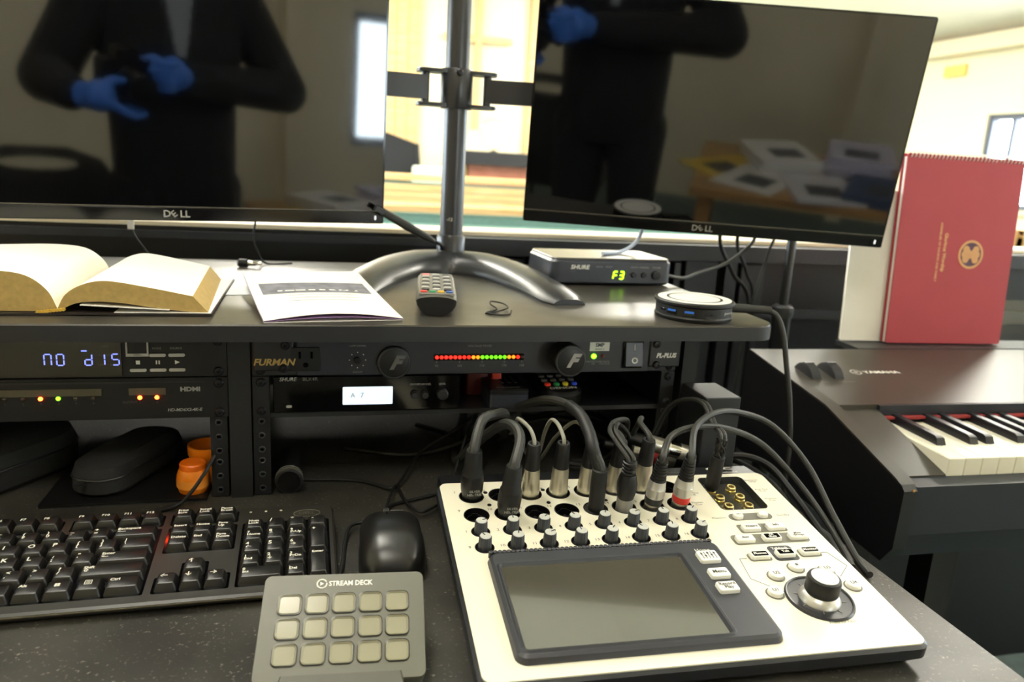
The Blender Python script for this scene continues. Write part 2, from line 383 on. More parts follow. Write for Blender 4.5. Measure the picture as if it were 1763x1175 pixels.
# ================================================================== desk and rack hutch
ZS = .2015; ZB = .1845
d = thing('sound_desk', 'black speckled laminate desk carrying the sound equipment', 'desk', T(0, 0, FZ))
out = [(-1.15, -.50), (.53, -.50)] + [(.53 + .07 * math.sin(R(a)), -.43 - .07 * math.cos(R(a))) for a in range(10, 90, 16)] + [(.60, -.43), (.60, .42), (-1.15, .42)]
obj('desktop', MB().slab(out, -.028, 0), M_DESK, d, T(0, 0, -FZ))
obj('side_panel', MB().box(.545, .57, -.40, .40, 0, .722), M_BLACKM, d); obj('side_panel', MB().box(-1.12, -1.095, -.40, .40, 0, .722), M_BLACKM, d)
obj('modesty_panel', MB().box(-1.095, .545, .36, .38, .1, .722), M_BLACKM, d)

hu = thing('rack_hutch', 'black two bay rack hutch with a laminate shelf on the desk', 'rack shelf', T(0, 0, 0))
out = [(-.62, -.047), (.555, -.047)] + [(.555 + .032 * math.sin(R(a)), -.015 - .032 * math.cos(R(a))) for a in range(15, 90, 15)] + [(.587, -.015), (.587, .41), (-.62, .41)]
sh = MB(); sh.loft([[(x, y, ZB) for x, y in out], [(x, y, ZS - .0015) for x, y in out], [(x * .9995, y + (.001 if y < .1 else -.001), ZS) for x, y in out]])
obj('shelf', sh, M_SHELF, hu)
sh = MB(); o2 = [(x + (.0006 if x > .5 else 0), y - (.0006 if y < 0 else 0)) for x, y in out[:9]]
r0 = [(x, y, ZB - .0002) for x, y in o2]; r1 = [(x, y, ZS - .0018) for x, y in o2]
a = sh.ring(r0); b = sh.ring(r1); sh.bridge(a, b, False); obj('edge_band', sh, M_EDGE, hu)
for x0, x1, l in ((-.0235, -.0015, 'mid'), (.4915, .511, 'right'), (-.545, -.523, 'left')):
    obj('divider', MB().box(x0, x1, .0, .33, 0, ZB), M_BLACKM, hu)
M_RAIL = mat('rack_rail_steel', '#121214', .4, var=.15)
hole = MB(); hole.lathe([(.0036, 0), (.0036, .0012), (.0024, .0014), (.0022, -.0005)], 12, RX(R(90))); hole = hole.mesh('rail_hole')
RAILS = (.0087, .4826 - .0087, -.0345, -.514)
for x in RAILS:
    rl = obj('rail', MB().box(x - .0085, x + .0085, .0035, .006, .001, ZB - .001), M_RAIL, hu)
    sgn = 1 if x in (RAILS[1], RAILS[2]) else -1
    obj('rail_flange', MB().box(x - .0085 if sgn < 0 else x + .0065, x - .0065 if sgn < 0 else x + .0085, .006, .03, .001, ZB - .001), M_RAIL, rl)
    for k in range(6):
        z = .1359 - .0445 * 1 - .0064 - (.0159 if k % 3 == 1 else .0318 if k % 3 == 2 else 0) - .0445 * (k // 3)
        if z > .006: obj('rail_hole', hole, M_GREYM, rl, T(x, .0035, z))
bolt = MB(); bolt.lathe([(.0048, 0), (.0048, .0018), (.0036, .0032), (.0016, .0034), (.0012, .0026)], 16, RX(R(90))); bolt = bolt.mesh('bolt')
M_BOLT = mat('black_bolt', '#2a2a2c', .28, metal=.7)

U = .04445; ZF = .1359
def rack_panel(t, x0, z0, n=1, m=M_METALB, depth=.18, inset=0.0165, name='faceplate'):
    fp = obj(name, MB().rslab(.4826, n * U - .0008, .0015, 0, .003, .0006, RX(R(90))), m, t, T(x0 + .2413, .0033, z0 + n * U / 2))
    if depth: obj('chassis', MB().box(x0 + .02, x0 + .4626, .0034, depth, z0 + .002, z0 + n * U - .002), M_BLACKM, t)
    for x in (x0 + .0087, x0 + .4739):
        for dz in (.0064, n * U - .0064): obj('bolt', bolt, M_BOLT, t, T(x, .0003, z0 + dz))
    return fp
def led(t, x, z, r, m, y=0.0, name='led'):
    o = MB(); o.lathe([(r, 0), (r, r * .4), (r * .75, r * .8), (r * .3, r)], 12, RX(R(90))); return obj(name, o, m, t, T(x, y, z))
def glow(name, col, s): return mat(name, col, .3, var=0, emit=col, estr=s)
M_LR = glow('red_led', '#ff2a1e', 1.6); M_LO = glow('orange_led', '#ff8a1a', 1.6); M_LG = glow('green_led', '#6cff1a', 1.5)
M_LRB = glow('bright_red_led', '#ff3a10', 34.0); M_LGB = glow('bright_green_led', '#70ff20', 5.0); M_OFF = mat('unlit_led', '#3d3528', .3)

# ---- power conditioner
t = thing('power_conditioner', 'black rack power conditioner with red to green meter lights', 'power conditioner')
M_FUR = mat('slate_faceplate', '#20232c', .36, spec=.6, var=.08)
rack_panel(t, 0, ZF, 1, M_METALB, .25)
obj('front_panel', MB().rslab(.400, .0425, .0015, 0, .005, .001, RX(R(90))), M_FUR, t, T(.245, .001, ZF + .0222))
for x in (.022, .464):
    obj('end_cap', MB().rslab(.040, .034, .002, 0, .006, .0015, RX(R(90))), M_METALB, t, T(x, .0, ZF + .024))
    for dx, dz in ((.012, .035), (.010, .010)): obj('screw', bolt, M_BOLT, t, T(x - dx if x > .2 else x + dx, -.006, ZF + dz))
text('lettering', 'FURMAN', .0098, M_GOLDP, t, T(.0225, -.0063, ZF + .0165) @ FRONT, bold=.0003, shear=.25, sx=1.05)
text('lettering', 'PL-PLUS', .0075, M_WHITE, t, T(.4655, -.0063, ZF + .021) @ FRONT, bold=.0004, shear=.2, sx=.95)
y = -.0042
o_ = obj('power_outlet', MB().rslab(.030, .026, .002, 0, .002, .0005, RX(R(90))), M_BLACK, t, T(.0545, y, ZF + .0195))
for dx in (-.006, .006): obj('slot', MB().box(dx - .0012, dx + .0012, -.0023, -.0021, .001, .0085), M_GLOSS, o_)
obj('slot', MB().lathe([(.0028, 0), (.0028, .0003)], 14, RX(R(90))), M_GLOSS, o_, T(0, -.0021, -.006))
for k in range(8):
    a = R(45 * k); obj('dial_mark', MB().lathe([(.0006, 0), (.0006, .0003)], 8, RX(R(90))), M_WHITE, t, T(.108 + .0085 * math.cos(a), y - .0001, ZF + .018 + .0085 * math.sin(a)))
obj('dial', MB().lathe([(.004, 0), (.0035, .004), (.001, .0042)], 14, RX(R(90))), M_BLACK, t, T(.108, y, ZF + .018))
text('lettering', 'LAMP DIMMER', .0028, M_GREYP, t, T(.108, y - .0002, ZF + .0335) @ FRONT); text('lettering', 'ON/OFF', .0028, M_GREYP, t, T(.108, y - .0002, ZF + .0045) @ FRONT)
def pull_light(x, z, out):
    kb = MB(); kb.lathe([(.0175, 0), (.0185, out), (.018, out + .002), (.0165, out + .0028), (.001, out + .0028)], 36, RX(R(90)))
    o = obj('pull_light', kb, M_BLACK, t, T(x, y, z)); rg = MB(); rg.lathe([(.0168, out + .0027), (.0168, out + .0033), (.0160, out + .0033), (.0160, out + .0027)], 36, RX(R(90)), False, False); obj('rim', rg, M_GREYM, o)
    text('emblem', 'F', .020, M_GREYP if out > .01 else M_DIMP, o, T(0, -out - .0031, 0) @ FRONT, bold=.0012, shear=.5)
pull_light(.1465, ZF + .0155, .003); pull_light(.3385, ZF + .0222, .026)
st = obj('meter_window', MB().rslab(.102, .0075, .0015, 0, .0008, .0002, RX(R(90))), M_GLOSS, t, T(.2410, y, ZF + .0205))
cols = [M_LR] * 8 + [M_LO] * 2 + [M_LG] * 6 + [M_LO] * 2 + [M_LR] + [M_OFF]
for k, c in enumerate(cols): led(st, -.0478 + .00509 * k, 0, .0021, c, -.0008, 'meter_led')
text('lettering', 'VOLTAGE METER', .0035, M_GREYP, t, T(.2410, y - .0002, ZF + .033) @ FRONT)
for k, s in ((0, '90'), (5, '100'), (10, '110'), (15, '120'), (19, '128')):
    text('lettering', s, .0038, M_GREYP, t, T(.2410 - .0478 + .00509 * k, y - .0002, ZF + .0105) @ FRONT)
    obj('tick', MB().box(-.0003, .0003, -.0002, 0, -.001, .001), M_GREYP, t, T(.2410 - .0478 + .00509 * k, y, ZF + .0148))
led(t, .3755, ZF + .0205, .0030, M_LGB, y); led(t, .3865, ZF + .0205, .0022, mat('dark_red_led', '#6a1212', .3), y)
obj('sticker', MB().box(-.012, .012, -.0003, 0, -.0052, .0052), M_PAPER, t, T(.382, y, ZF + .0318))
text('lettering', 'SMP', .006, M_BLACKP, t, T(.382, y - .0005, ZF + .0336) @ FRONT, bold=.0002); text('lettering', 'SERIES-II', .0032, M_BLACKP, t, T(.382, y - .0005, ZF + .0288) @ FRONT)
text('lettering', 'PROTECTION\nOK', .0029, M_GREYP, t, T(.3755, y - .0002, ZF + .0125) @ FRONT); text('lettering', 'EXTREME\nVOLTAGE', .0029, M_GREYP, t, T(.3895, y - .0002, ZF + .0125) @ FRONT)
sw = obj('rocker_switch', MB().rslab(.025, .033, .001, 0, .002, .0005, RX(R(90))), M_GLOSS, t, T(.4235, y, ZF + .0225))
obj('rocker', MB().loft([[(-.0105, -.002, -.0125), (.0105, -.002, -.0125), (.0105, -.002, .0145), (-.0105, -.002, .0145)], [(-.0105, -.0085, -.0125), (.0105, -.0085, -.0125), (.0105, -.0035, .0145), (-.0105, -.0035, .0145)]]), M_METALB, sw)
text('lettering', 'I', .010, M_WHITE, sw, T(0, -.0053, .009) @ RX(R(-10)) @ FRONT); text('lettering', 'O', .010, M_WHITE, sw, T(0, -.0083, -.006) @ RX(R(-10)) @ FRONT, bold=.0002)

# ---- half rack wireless receiver on a tray
t = thing('rack_tray', 'thin black vented tray bolted below the power conditioner', 'rack tray')
Z1 = ZF - U
obj('floor_plate', MB().box(.018, .4646, .001, .24, Z1 + .001, Z1 + .0025), M_METALB, t)
obj('front_lip', MB().box(.018, .4646, -.0005, .001, Z1 - .0015, Z1 + .0035), M_GREYM if False else M_METALB, t)
for x in (.0087, .4739):
    obj('ear', MB().box(x - .0085, x + .0085, .0005, .003, Z1 + .001, Z1 + U - .001), M_RAIL, t)
    for dz in (.0064, U - .0064): obj('bolt', bolt, M_BOLT, t, T(x, .0003, Z1 + dz))
t = thing('wireless_receiver', 'half rack black wireless receiver with a bright white screen', 'receiver', T(.021, .0, Z1 + .0036))
obj('case', MB().box(0, .2, .002, .15, .0005, .0405), M_BLACKM, t); obj('front_panel', MB().rslab(.2, .040, .002, 0, .004, .001, RX(R(90))), M_GLOSS, t, T(.1, .002, .0206))
M_LCD = mat('lit_lcd', '#eaf4ff', .4, var=.02, emit='#dcefff', estr=.62)
obj('screen', MB().rslab(.0535, .020, .001, 0, .0006, .0002, RX(R(90))), M_LCD, t, T(.0985, -.002, .0182))
text('lettering', 'A  7', .0085, mat('lcd_grey', '#b9c6d2', .5), t, T(.087, -.0028, .0185) @ FRONT)
text('lettering', 'SHURE', .0058, M_GREYP, t, T(.015, -.0022, .0375) @ FRONT, bold=.0001, shear=.2); text('lettering', 'BLX4R', .0055, M_DIMP, t, T(.038, -.0022, .0375) @ FRONT)
obj('indicator', MB().rslab(.006, .0028, .0012, 0, .0004, 0, RX(R(90))), M_GREYP, t, T(.016, -.002, .0075))
for x, r in ((.149, .0042), (.1605, .0042), (.180, .0065)):
    kb = MB(); kb.lathe([(r, 0), (r * .95, .005), (r * .8, .006), (.0005, .006)], 20, RX(R(90))); obj('button', kb, M_METALB, t, T(x, -.002, .0185))
for x, s in ((.149, 'GROUP'), (.1605, 'CHANNEL'), (.18, 'LEVEL')): text('lettering', s, .003, M_GREYP, t, T(x, -.0022, .0300) @ FRONT)

# items on the tray
t = thing('red_tool', 'small red and orange plastic box beside the wireless receiver', 'plastic box', T(.262, .07, Z1 + .0026))
obj('body', MB().rslab(.03, .05, .004, 0, .030, .003), mat('dark_red_plastic', '#5a140c', .4), t, T(-.008, .01, 0)); obj('slider', MB().rslab(.012, .014, .002, 0, .034, .002), mat('orange_red_plastic', '#c23a1c', .4), t, T(.012, -.018, 0))
t = thing('black_gadget_box', 'black rectangular gadget box with pale lettering on the rack tray', 'box', T(.280, .045, Z1 + .0026))
obj('lower_shell', MB().rslab(.046, .085, .003, 0, .016, .001), mat('blue_grey_plastic', '#262a33', .4), t); obj('lid', MB().rslab(.046, .085, .003, .016, .0215, .0015), M_BLACK, t)
text('lettering', 'D·EANTIX', .0062, M_GREYP, t, T(0, -.034, .0217), bold=.0002)
for k in range(3): obj('ridge', MB().box(-.004 + .008 * k, -.001 + .008 * k, -.016, .03, .0215, .0222), M_BLACKM, t)
t = thing('disc_remote', 'black remote control with red green yellow blue buttons inside the rack', 'remote control', T(.345, .07, Z1 + .0132) @ RX(R(8)) @ RZ(R(3)))
obj('body', MB().rslab(.050, .14, .022, 0, .016, .004), M_BLACK, t)
for k, c in enumerate(('#e0402a', '#2f9a5a', '#e0cf3a', '#3050d8')):
    obj('button', MB().rslab(.007, .0055, .002, .016, .019, .0008), mat('button_' + c[1:], c, .4), t, T(-.0168 + .0112 * k, -.045, 0))
for r_ in range(7):
    for k in range(4): obj('button', MB().rslab(.007, .005, .002, .016, .0182, .0006), M_DIMP, t, T(-.0168 + .0112 * k, -.033 + .0125 * r_, 0))
text('lettering', 'DENON', .0072, M_WHITE, t, T(0, -.0545, .0162), bold=.0002, sx=1.3)

# ---- left bay devices
XL = -.5065
t = thing('disc_player', 'black rack disc player showing blue text on a dark display', 'disc player')
rack_panel(t, XL, ZF, 1, M_BLACK, .25)
M_SMOKE = mat('smoked_window', '#2c2820', .18, var=.05)
dw = obj('display_window', MB().rslab(.155, .0375, .001, 0, .0012, .0003, RX(R(90))), M_SMOKE, t, T(-.2005, .0001, ZF + .0205))
M_SEG = glow('blue_segment', '#7f8cff', 1.3)
SEG = {'a': (0, 1, 'h'), 'g': (0, .5, 'h'), 'd': (0, 0, 'h'), 'f': (-.5, .75, 'v'), 'b': (.5, .75, 'v'), 'e': (-.5, .25, 'v'), 'c': (.5, .25, 'v')}
def seven(parent, x, z, s, w=.0062, h=.0112):
    mb = MB()
    for k in s:
        px, pz, o = SEG[k]
        if o == 'h': mb.box(x + px * w - w * .38, x + px * w + w * .38, -.0016, -.0013, z + pz * h - .0006, z + pz * h + .0006)
        else: mb.box(x + px * w - .0006, x + px * w + .0006, -.0016, -.0013, z + pz * h - h * .20, z + pz * h + h * .20)
    obj('lit_digit', mb, M_SEG, parent)
for x, s in ((.0145, 'abcef'), (.0255, 'abcdef'), (.0505, 'bcdeg'), (.0620, 'bc'), (.0750, 'afgcd')): seven(dw, x - .003, -.0065, s)
obj('lit_digit', MB().box(.0445 - .003, .0495 - .003, -.0016, -.0013, .0075, .0088), M_SEG, dw)
for z, s in ((.0125, 'DISC'), (.0035, 'RANDOM'), (-.0065, 'REPEAT ALL')): text('lettering', s, .0030, M_DIMP, dw, T(.060 + .0035, -.0014, z) @ FRONT)
def pill(t, x, z, w=.0155, h=.0034, m=M_WHITE, y=0.0, name='key_bar'): return obj(name, MB().rslab(w, h, h * .45, 0, .0012, .0003, RX(R(90))), m, t, T(x, y, z))
M_KEYB = mat('pale_key_plastic', '#b5b2a8', .45)
for x, z in ((-.0900, .0235), (-.0720, .0235), (-.1085, .0080), (-.0900, .0080), (-.0720, .0080)): pill(t, x, ZF + z, m=M_KEYB)
ej = MB(); ej.box(-.0105, .0105, -.0015, 0, -.008, -.005); ej.box(-.0105, -.009, -.0015, 0, -.005, .010); ej.box(.009, .0105, -.0015, 0, -.005, .010); obj('eject_key', ej, M_KEYB, t, T(-.1085, 0, ZF + .0305))
text('lettering', 'OPEN', .0028, M_BLACKP, t, T(-.1085, -.0016, ZF + .0241) @ FRONT)
text('lettering', 'MODE', .003, M_GREYP, t, T(-.0905, -.0002, ZF + .0305) @ FRONT); text('lettering', 'SOURCE', .003, M_GREYP, t, T(-.0725, -.0002, ZF + .0305) @ FRONT)
obj('stop_symbol', MB().box(-.0019, .0019, -.0003, 0, -.0019, .0019), M_WHITE, t, T(-.1085, 0, ZF + .0160))
ps = MB(); ps.box(-.0019, -.0006, -.0003, 0, -.0019, .0019); ps.box(.0006, .0019, -.0003, 0, -.0019, .0019); obj('pause_symbol', ps, M_WHITE, t, T(-.0900, 0, ZF + .0160))
obj('play_symbol', MB().slab([(-.0019, -.0021), (.0026, 0), (-.0019, .0021)], 0, .0003, RX(R(90))), M_WHITE, t, T(-.0720, 0, ZF + .0160))

t = thing('hdmi_switch', 'black rack video matrix switch with glowing red and green lights', 'video switch')
Z2 = ZF - U
rack_panel(t, XL, Z2, 1, M_BLACK, .2)
obj('edge_strip', MB().box(-.46, -.0475, -.0012, 0, Z2 + U - .0055, Z2 + U - .0035), M_DIMP if False else M_METALB, t)
M_STRIP = mat('olive_label_strip', '#4a4433', .35)
obj('label_strip', MB().box(-.285, -.1435, -.0006, 0, Z2 + .0262, Z2 + .0335), M_STRIP, t); obj('label_strip', MB().box(-.1185, -.0840, -.0006, 0, Z2 + .0262, Z2 + .0335), M_STRIP, t)
for k, c in enumerate((M_OFF, M_OFF, M_LRB, M_LGB, M_OFF, M_OFF)):
    x = -.2300 + .0157 * k; led(t, x, Z2 + .0240, .0021, c); text('lettering', str(k + 1), .0034, M_DIMP, t, T(x, -.0002, Z2 + .0185) @ FRONT)
for k, x in enumerate((-.1085, -.0925)): led(t, x, Z2 + .0235, .0021, M_LRB); text('lettering', str(k + 1), .0034, M_DIMP, t, T(x, -.0002, Z2 + .0185) @ FRONT)
text('lettering', 'OUTPUT', .0036, M_DIMP, t, T(-.118, -.0002, Z2 + .0185) @ FRONT)
text('lettering', 'HDMI', .0062, M_GREYP, t, T(-.0605, -.0002, Z2 + .0315) @ FRONT, bold=.0003, sx=1.25); text('lettering', 'HD-MD6X2-4K-E', .0045, M_GREYP, t, T(-.0665, -.0002, Z2 + .0095) @ FRONT, bold=.0001, shear=.2)

# ================================================================== monitors and their stand
def mon_frame(c, yaw, tilt, roll):
    ex = Vector((math.cos(yaw), math.sin(yaw), 0)); n = Vector((math.sin(yaw), -math.cos(yaw), 0)); ez = Vector((0, 0, 1))
    up = ez * math.cos(tilt) + n * math.sin(tilt); nn = n * math.cos(tilt) - ez * math.sin(tilt)
    e2 = ex * math.cos(roll) + up * math.sin(roll); u2 = -ex * math.sin(roll) + up * math.cos(roll); m = Matrix.Identity(4)
    for i in range(3): m[i][0] = e2[i]; m[i][1] = -nn[i]; m[i][2] = u2[i]; m[i][3] = c[i]
    return m
MW, MH = .545, .3235
M_SCREEN = mat('monitor_glass', '#030304', .045, var=0, ior=1.72)
M_BEZEL = mat('piano_black_bezel', '#08080a', .12, var=.05)
MON_L = mon_frame((-.1089, .2634, .4319), R(10.5), R(2.9), R(.24)); MON_R = mon_frame((.6297, .2350, .4393), R(-15.2), R(8.0), R(-1.04))
def monitor(M, label):
    t = thing('computer_monitor', label, 'monitor', M)
    hb = MB(); hb.rslab(MW, MH, .004, -.004, .012, 0, RX(R(90)) @ Matrix.Scale(-1, 4, (0, 0, 1)))
    obj('frame', hb, M_BEZEL, t)
    bk = MB(); bk.loft([[(x, .012, z) for x, z in rr(MW - .01, MH - .01, .01)], [(x, .022, z) for x, z in rr(MW - .04, MH - .04, .02)], [(x, .04, z) for x, z in rr(.34, .22, .03)]]); obj('back_shell', bk, M_BLACKM, t)
    obj('screen', MB().box(-MW / 2 + .003, MW / 2 - .003, -.0046, -.004, -MH / 2 + .0185, MH / 2 - .003), M_SCREEN, t)
    bz = obj('lower_bezel', MB().rslab(MW - .001, .0170, .002, .004, .0062, .0008, RX(R(90))), M_BEZEL, t, T(0, 0, -MH / 2 + .0090))
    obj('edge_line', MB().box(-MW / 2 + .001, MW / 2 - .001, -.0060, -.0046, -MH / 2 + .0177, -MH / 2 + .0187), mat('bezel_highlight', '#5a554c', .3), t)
    # DELL lettering with the slanted E
    lg = thing_part = obj('logo', text_mesh('D', .0125, bold=.0002), M_GREYP, bz, T(-.0125, -.0065, 0) @ FRONT)
    obj('logo', text_mesh('E', .0118, bold=.00015), M_GREYP, bz, T(-.0040, -.0066, 0) @ FRONT @ RZ(R(38))); obj('logo', text_mesh('LL', .0125, bold=.0002), M_GREYP, bz, T(.0088, -.0065, 0) @ FRONT)
    pb = obj('power_button', MB().rslab(.012, .0115, .002, 0, .0014, .0004, RX(R(90))), M_GLOSS, bz, T(MW / 2 - .0135, -.0060, 0))
    obj('power_light', MB().rslab(.0022, .006, .001, 0, .0004, 0, RX(R(90))), mat('soft_white_light', '#ffffff', .4, var=0, emit='#eef2ff', estr=.8), pb, T(.0005, -.0015, 0))
    return t
monitor(MON_L, 'black flat monitor above the open book, turned slightly right'); monitor(MON_R, 'black flat monitor above the round hub and the receiver')

PX, PY = .265, .356; CZ = .468
t = thing('monitor_stand', 'charcoal twin arm monitor stand with curved foot and tall pole', 'monitor stand', T(PX, PY, ZS))
M_STAND = mat('charcoal_powder_coat', '#1a1b1f', .34, spec=.6, var=.06)
ft = MB(); rings = []
path = catmull([(-.175, -.275, 0), (-.135, -.15, 0), (-.075, -.04, 0), (0, -.005, 0), (.062, -.06, 0), (.092, -.17, 0), (.102, -.285, 0)], 5); n_ = len(path)
for i, p in enumerate(path):
    f_ = i / (n_ - 1); tg = (path[min(i + 1, n_ - 1)] - path[max(i - 1, 0)]).normalized(); sd = Vector((tg.y, -tg.x, 0))
    e = min(f_, 1 - f_) * 2; w = .028 + .018 * e; hh = .007 + .023 * min(1, e * 1.25) ** .8; w *= (.75 if e < .02 else 1)
    rings.append([p + sd * (w * a) + Vector((0, 0, hh * b)) for a, b in ((-1, 0), (-1, .22), (-.86, .62), (-.5, .95), (0, 1), (.5, .95), (.86, .62), (1, .22), (1, 0))])
ft.loft(rings); obj('foot', ft, M_STAND, t)
obj('pole', MB().lathe([(.0175, .02), (.0175, .60)], 32), M_STAND, t)
obj('pole_collar', MB().lathe([(.0215, .014), (.0215, .050), (.0195, .054)], 32), M_STAND, t)
text('lettering', '-12', .007, M_WHITE, t, T(-.006, -.0180, .078) @ FRONT)
cz = CZ - ZS
cl_ = obj('clamp', MB().lathe([(.0225, cz - .028), (.0235, cz - .026), (.0235, cz + .026), (.0225, cz + .028)], 32), M_STAND, t)
obj('screw', bolt, M_BOLT, cl_, T(0, -.0232, cz + .022))
for s in (-1, 1):
    for dz in (-.026, .021):
        obj('bracket_plate', MB().rslab(.050, .034, .010, cz + dz, cz + dz + .005, .001, cx=s * .034), M_STAND, t)
    obj('hinge_pin', MB().lathe([(.006, cz - .025), (.006, cz + .026)], 16, T(s * .046, 0, 0)), M_STAND, t)
for s, MM in ((-1, MON_L), (1, MON_R)):
    a = Vector((PX + s * .044, PY, CZ)); b = MM @ Vector((0, .062, .03)); b.z = CZ - (.004 if s > 0 else 0); dv = (b - a); L_ = dv.length; yaw = math.atan2(dv.y, dv.x)
    obj('arm', MB().box(0, L_, -.008, .008, -.0165, .0165, T(a - Vector((PX, PY, ZS))) @ RZ(yaw)), M_STAND, t)
    V = Matrix.Translation((-PX, -PY, -ZS)) @ MM
    obj('vesa_plate', MB().rslab(.115, .115, .006, .0405, .045, 0, RX(R(90)) @ Matrix.Scale(-1, 4, (0, 0, 1))), M_STAND, t, V)
    obj('swivel', MB().lathe([(.018, 0), (.018, .02)], 20, RX(R(-90))), M_STAND, t, V @ T(0, .045, .03))

# ================================================================== things on the shelf
# open book
t = thing('open_book', 'thick open book with cream pages and gilt yellowed edges', 'book', T(-.176, 0, ZS))
M_PAGE = mat('cream_page', '#f4efdf', .8, var=.03); M_EDGEP = mat('yellowed_page_edge', '#a98d52', .7, var=.25, scale=200); M_COVER = mat('dark_leather', '#1d1512', .55, var=.2, bump=.3)
def block(name, top, bot, y0, y1, skew):
    top = [Vector((a, 0, b)) for a, b in top]; top = catmull(top, 6); bot = catmull([(a, 0, b) for a, b in bot], 6)
    mb = MB(); bm_ = mb.bm; n = len(top)
    def row(P, y, k): return [bm_.verts.new((p[0] + k * p[0], y, p[2])) for p in P]
    t0, t1, b0, b1 = row(top, y0, 0), row(top, y1, skew), row(bot, y0, 0), row(bot, y1, skew)
    for i in range(n - 1):
        for a_, b_, k in ((t0, t1, 0), (b0, b1, 1)):
            f = bm_.faces.new((a_[i], a_[i + 1], b_[i + 1], b_[i])); f.material_index = k
        f = bm_.faces.new((t0[i], t0[i + 1], b0[i + 1], b0[i])); f.material_index = 1
        f = bm_.faces.new((t1[i], t1[i + 1], b1[i + 1], b1[i])); f.material_index = 1
    for i in (0, n - 1): f = bm_.faces.new((t0[i], t1[i], b1[i], b0[i])); f.material_index = 1
    me = mb.mesh(name, 40); me.materials.append(M_PAGE); me.materials.append(M_EDGEP); o = obj(name, me, None, t); return o
block('page_block', [(.0, .006), (.008, .020), (.024, .030), (.045, .0335), (.08, .028), (.122, .0195)], [(.0, .0035), (.02, .012), (.05, .0125), (.09, .007), (.12, .0035), (.136, .0030)], -.004, .205, -.08)
block('page_block', [(.0, .006), (-.008, .024), (-.026, .038), (-.055, .042), (-.10, .041), (-.150, .038)], [(.0, .0035), (-.02, .0032), (-.05, .0032), (-.09, .0032), (-.12, .0032), (-.152, .0032)], -.004, .205, 0)
cv = MB(); up = [(-.165, .0004), (-.1, .0004), (-.03, .0006), (.0, .0004), (.02, .0010), (.06, .0006), (.10, .0006), (.140, .0006)]
cv.loft([[(x, y, z) for x, z in up] + [(x, y, z + .0020) for x, z in reversed(up)] for y in (-.010, .10, .212)]); obj('cover', cv, M_COVER, t)
hb = MB()
for k in range(9): hb.lathe([(.0016, 0), (.0016, .003)], 8, T(-.016 + .0028 * k, -.006, .0030 + .00035 * k) @ RX(R(90)))
obj('headband', hb, mat('gold_thread', '#c9a23c', .5), t)
obj('endpaper', MB().box(.05, .1385, -.007, .209, .0027, .0031), M_PAPER, t)
wl = MB(); wl.box(.02, .10, -.0045, .20, .0066, .0074, RY(R(3))); obj('loose_page', wl, M_PAPER, t, T(0, -.002, .004))
# sheet under the book and the bulletin
tag(obj('paper_sheet', MB().box(-.085, .045, -.07, .07, 0, .0004), mat('pale_blue_paper', '#dfe3ea', .7, var=.02), None, T(-.045, .18, ZS + .0002) @ RZ(R(6))), 'pale sheet of paper lying between book and folded bulletin', 'paper')
# folded bulletin
t = thing('folded_bulletin', 'white folded bulletin with a grey printed photo band', 'bulletin', T(.0845, -.032, ZS) @ RZ(R(7)))
def leaf(name, z_f, z_b, m, w=.139, dz=0.0, bow=.006):
    mb = MB(); rows = []
    for j in range(9):
        v = j / 8; rows.append([((u / 8 - .5) * w - .012 * v, v * .212, z_f + (z_b - z_f) * v ** 1.2 + bow * math.sin(math.pi * u / 8) * (1 - v) + dz) for u in range(9)])
    vv = [[mb.bm.verts.new(p) for p in r] for r in rows]; v2 = [[mb.bm.verts.new((p[0], p[1], p[2] - .0005)) for p in r] for r in rows]
    for j in range(8):
        for i in range(8): mb.bm.faces.new((vv[j][i], vv[j][i+1], vv[j+1][i+1], vv[j+1][i])); mb.bm.faces.new((v2[j][i], v2[j+1][i], v2[j+1][i+1], v2[j][i+1]))
    bd = [(0, i) for i in range(8)] + [(i, 8) for i in range(8)] + [(8, 8 - i) for i in range(8)] + [(8 - i, 0) for i in range(8)]
    for a, b in zip(bd, bd[1:] + bd[:1]): mb.bm.faces.new((vv[a[0]][a[1]], vv[b[0]][b[1]], v2[b[0]][b[1]], v2[a[0]][a[1]]))
    return obj(name, mb, m, t)
leaf('back_leaf', .0008, .0175, M_PAPER, bow=.0); leaf('inner_leaf', .0016, .0182, mat('purple_paper', '#9a78a8', .7), bow=.0035); top = leaf('front_leaf', .0025, .0195, M_PAPER, bow=.0065)
def on_leaf(u, v): return (u * .139 - .012 * v, v * .212, .0025 + .017 * v ** 1.2 + .0065 * math.sin(math.pi * (u + .5)) * (1 - v) + .0003)
def patch(name, u0, u1, v0, v1, m, parent):
    mb = MB(); n = 10; g = [[mb.bm.verts.new(on_leaf(u0 + (u1 - u0) * i / n, v0 + (v1 - v0) * j / 6)) for i in range(n + 1)] for j in range(7)]
    for j in range(6):
        for i in range(n): mb.bm.faces.new((g[j][i], g[j][i+1], g[j+1][i+1], g[j+1][i]))
    obj(name, mb, m, parent)
M_PH = mat('printed_photo', '#77777f', .7, var=.7, scale=70)
patch('printed_photo', -.42, .44, .47, .70, M_PH, top); patch('printed_strip', -.30, .40, .515, .535, M_PAPER, top)
for v in (.42, .36, .30): patch('printed_line', -.25, .3, v, v + .012, mat('faint_print', '#c9c8cc', .7), top)
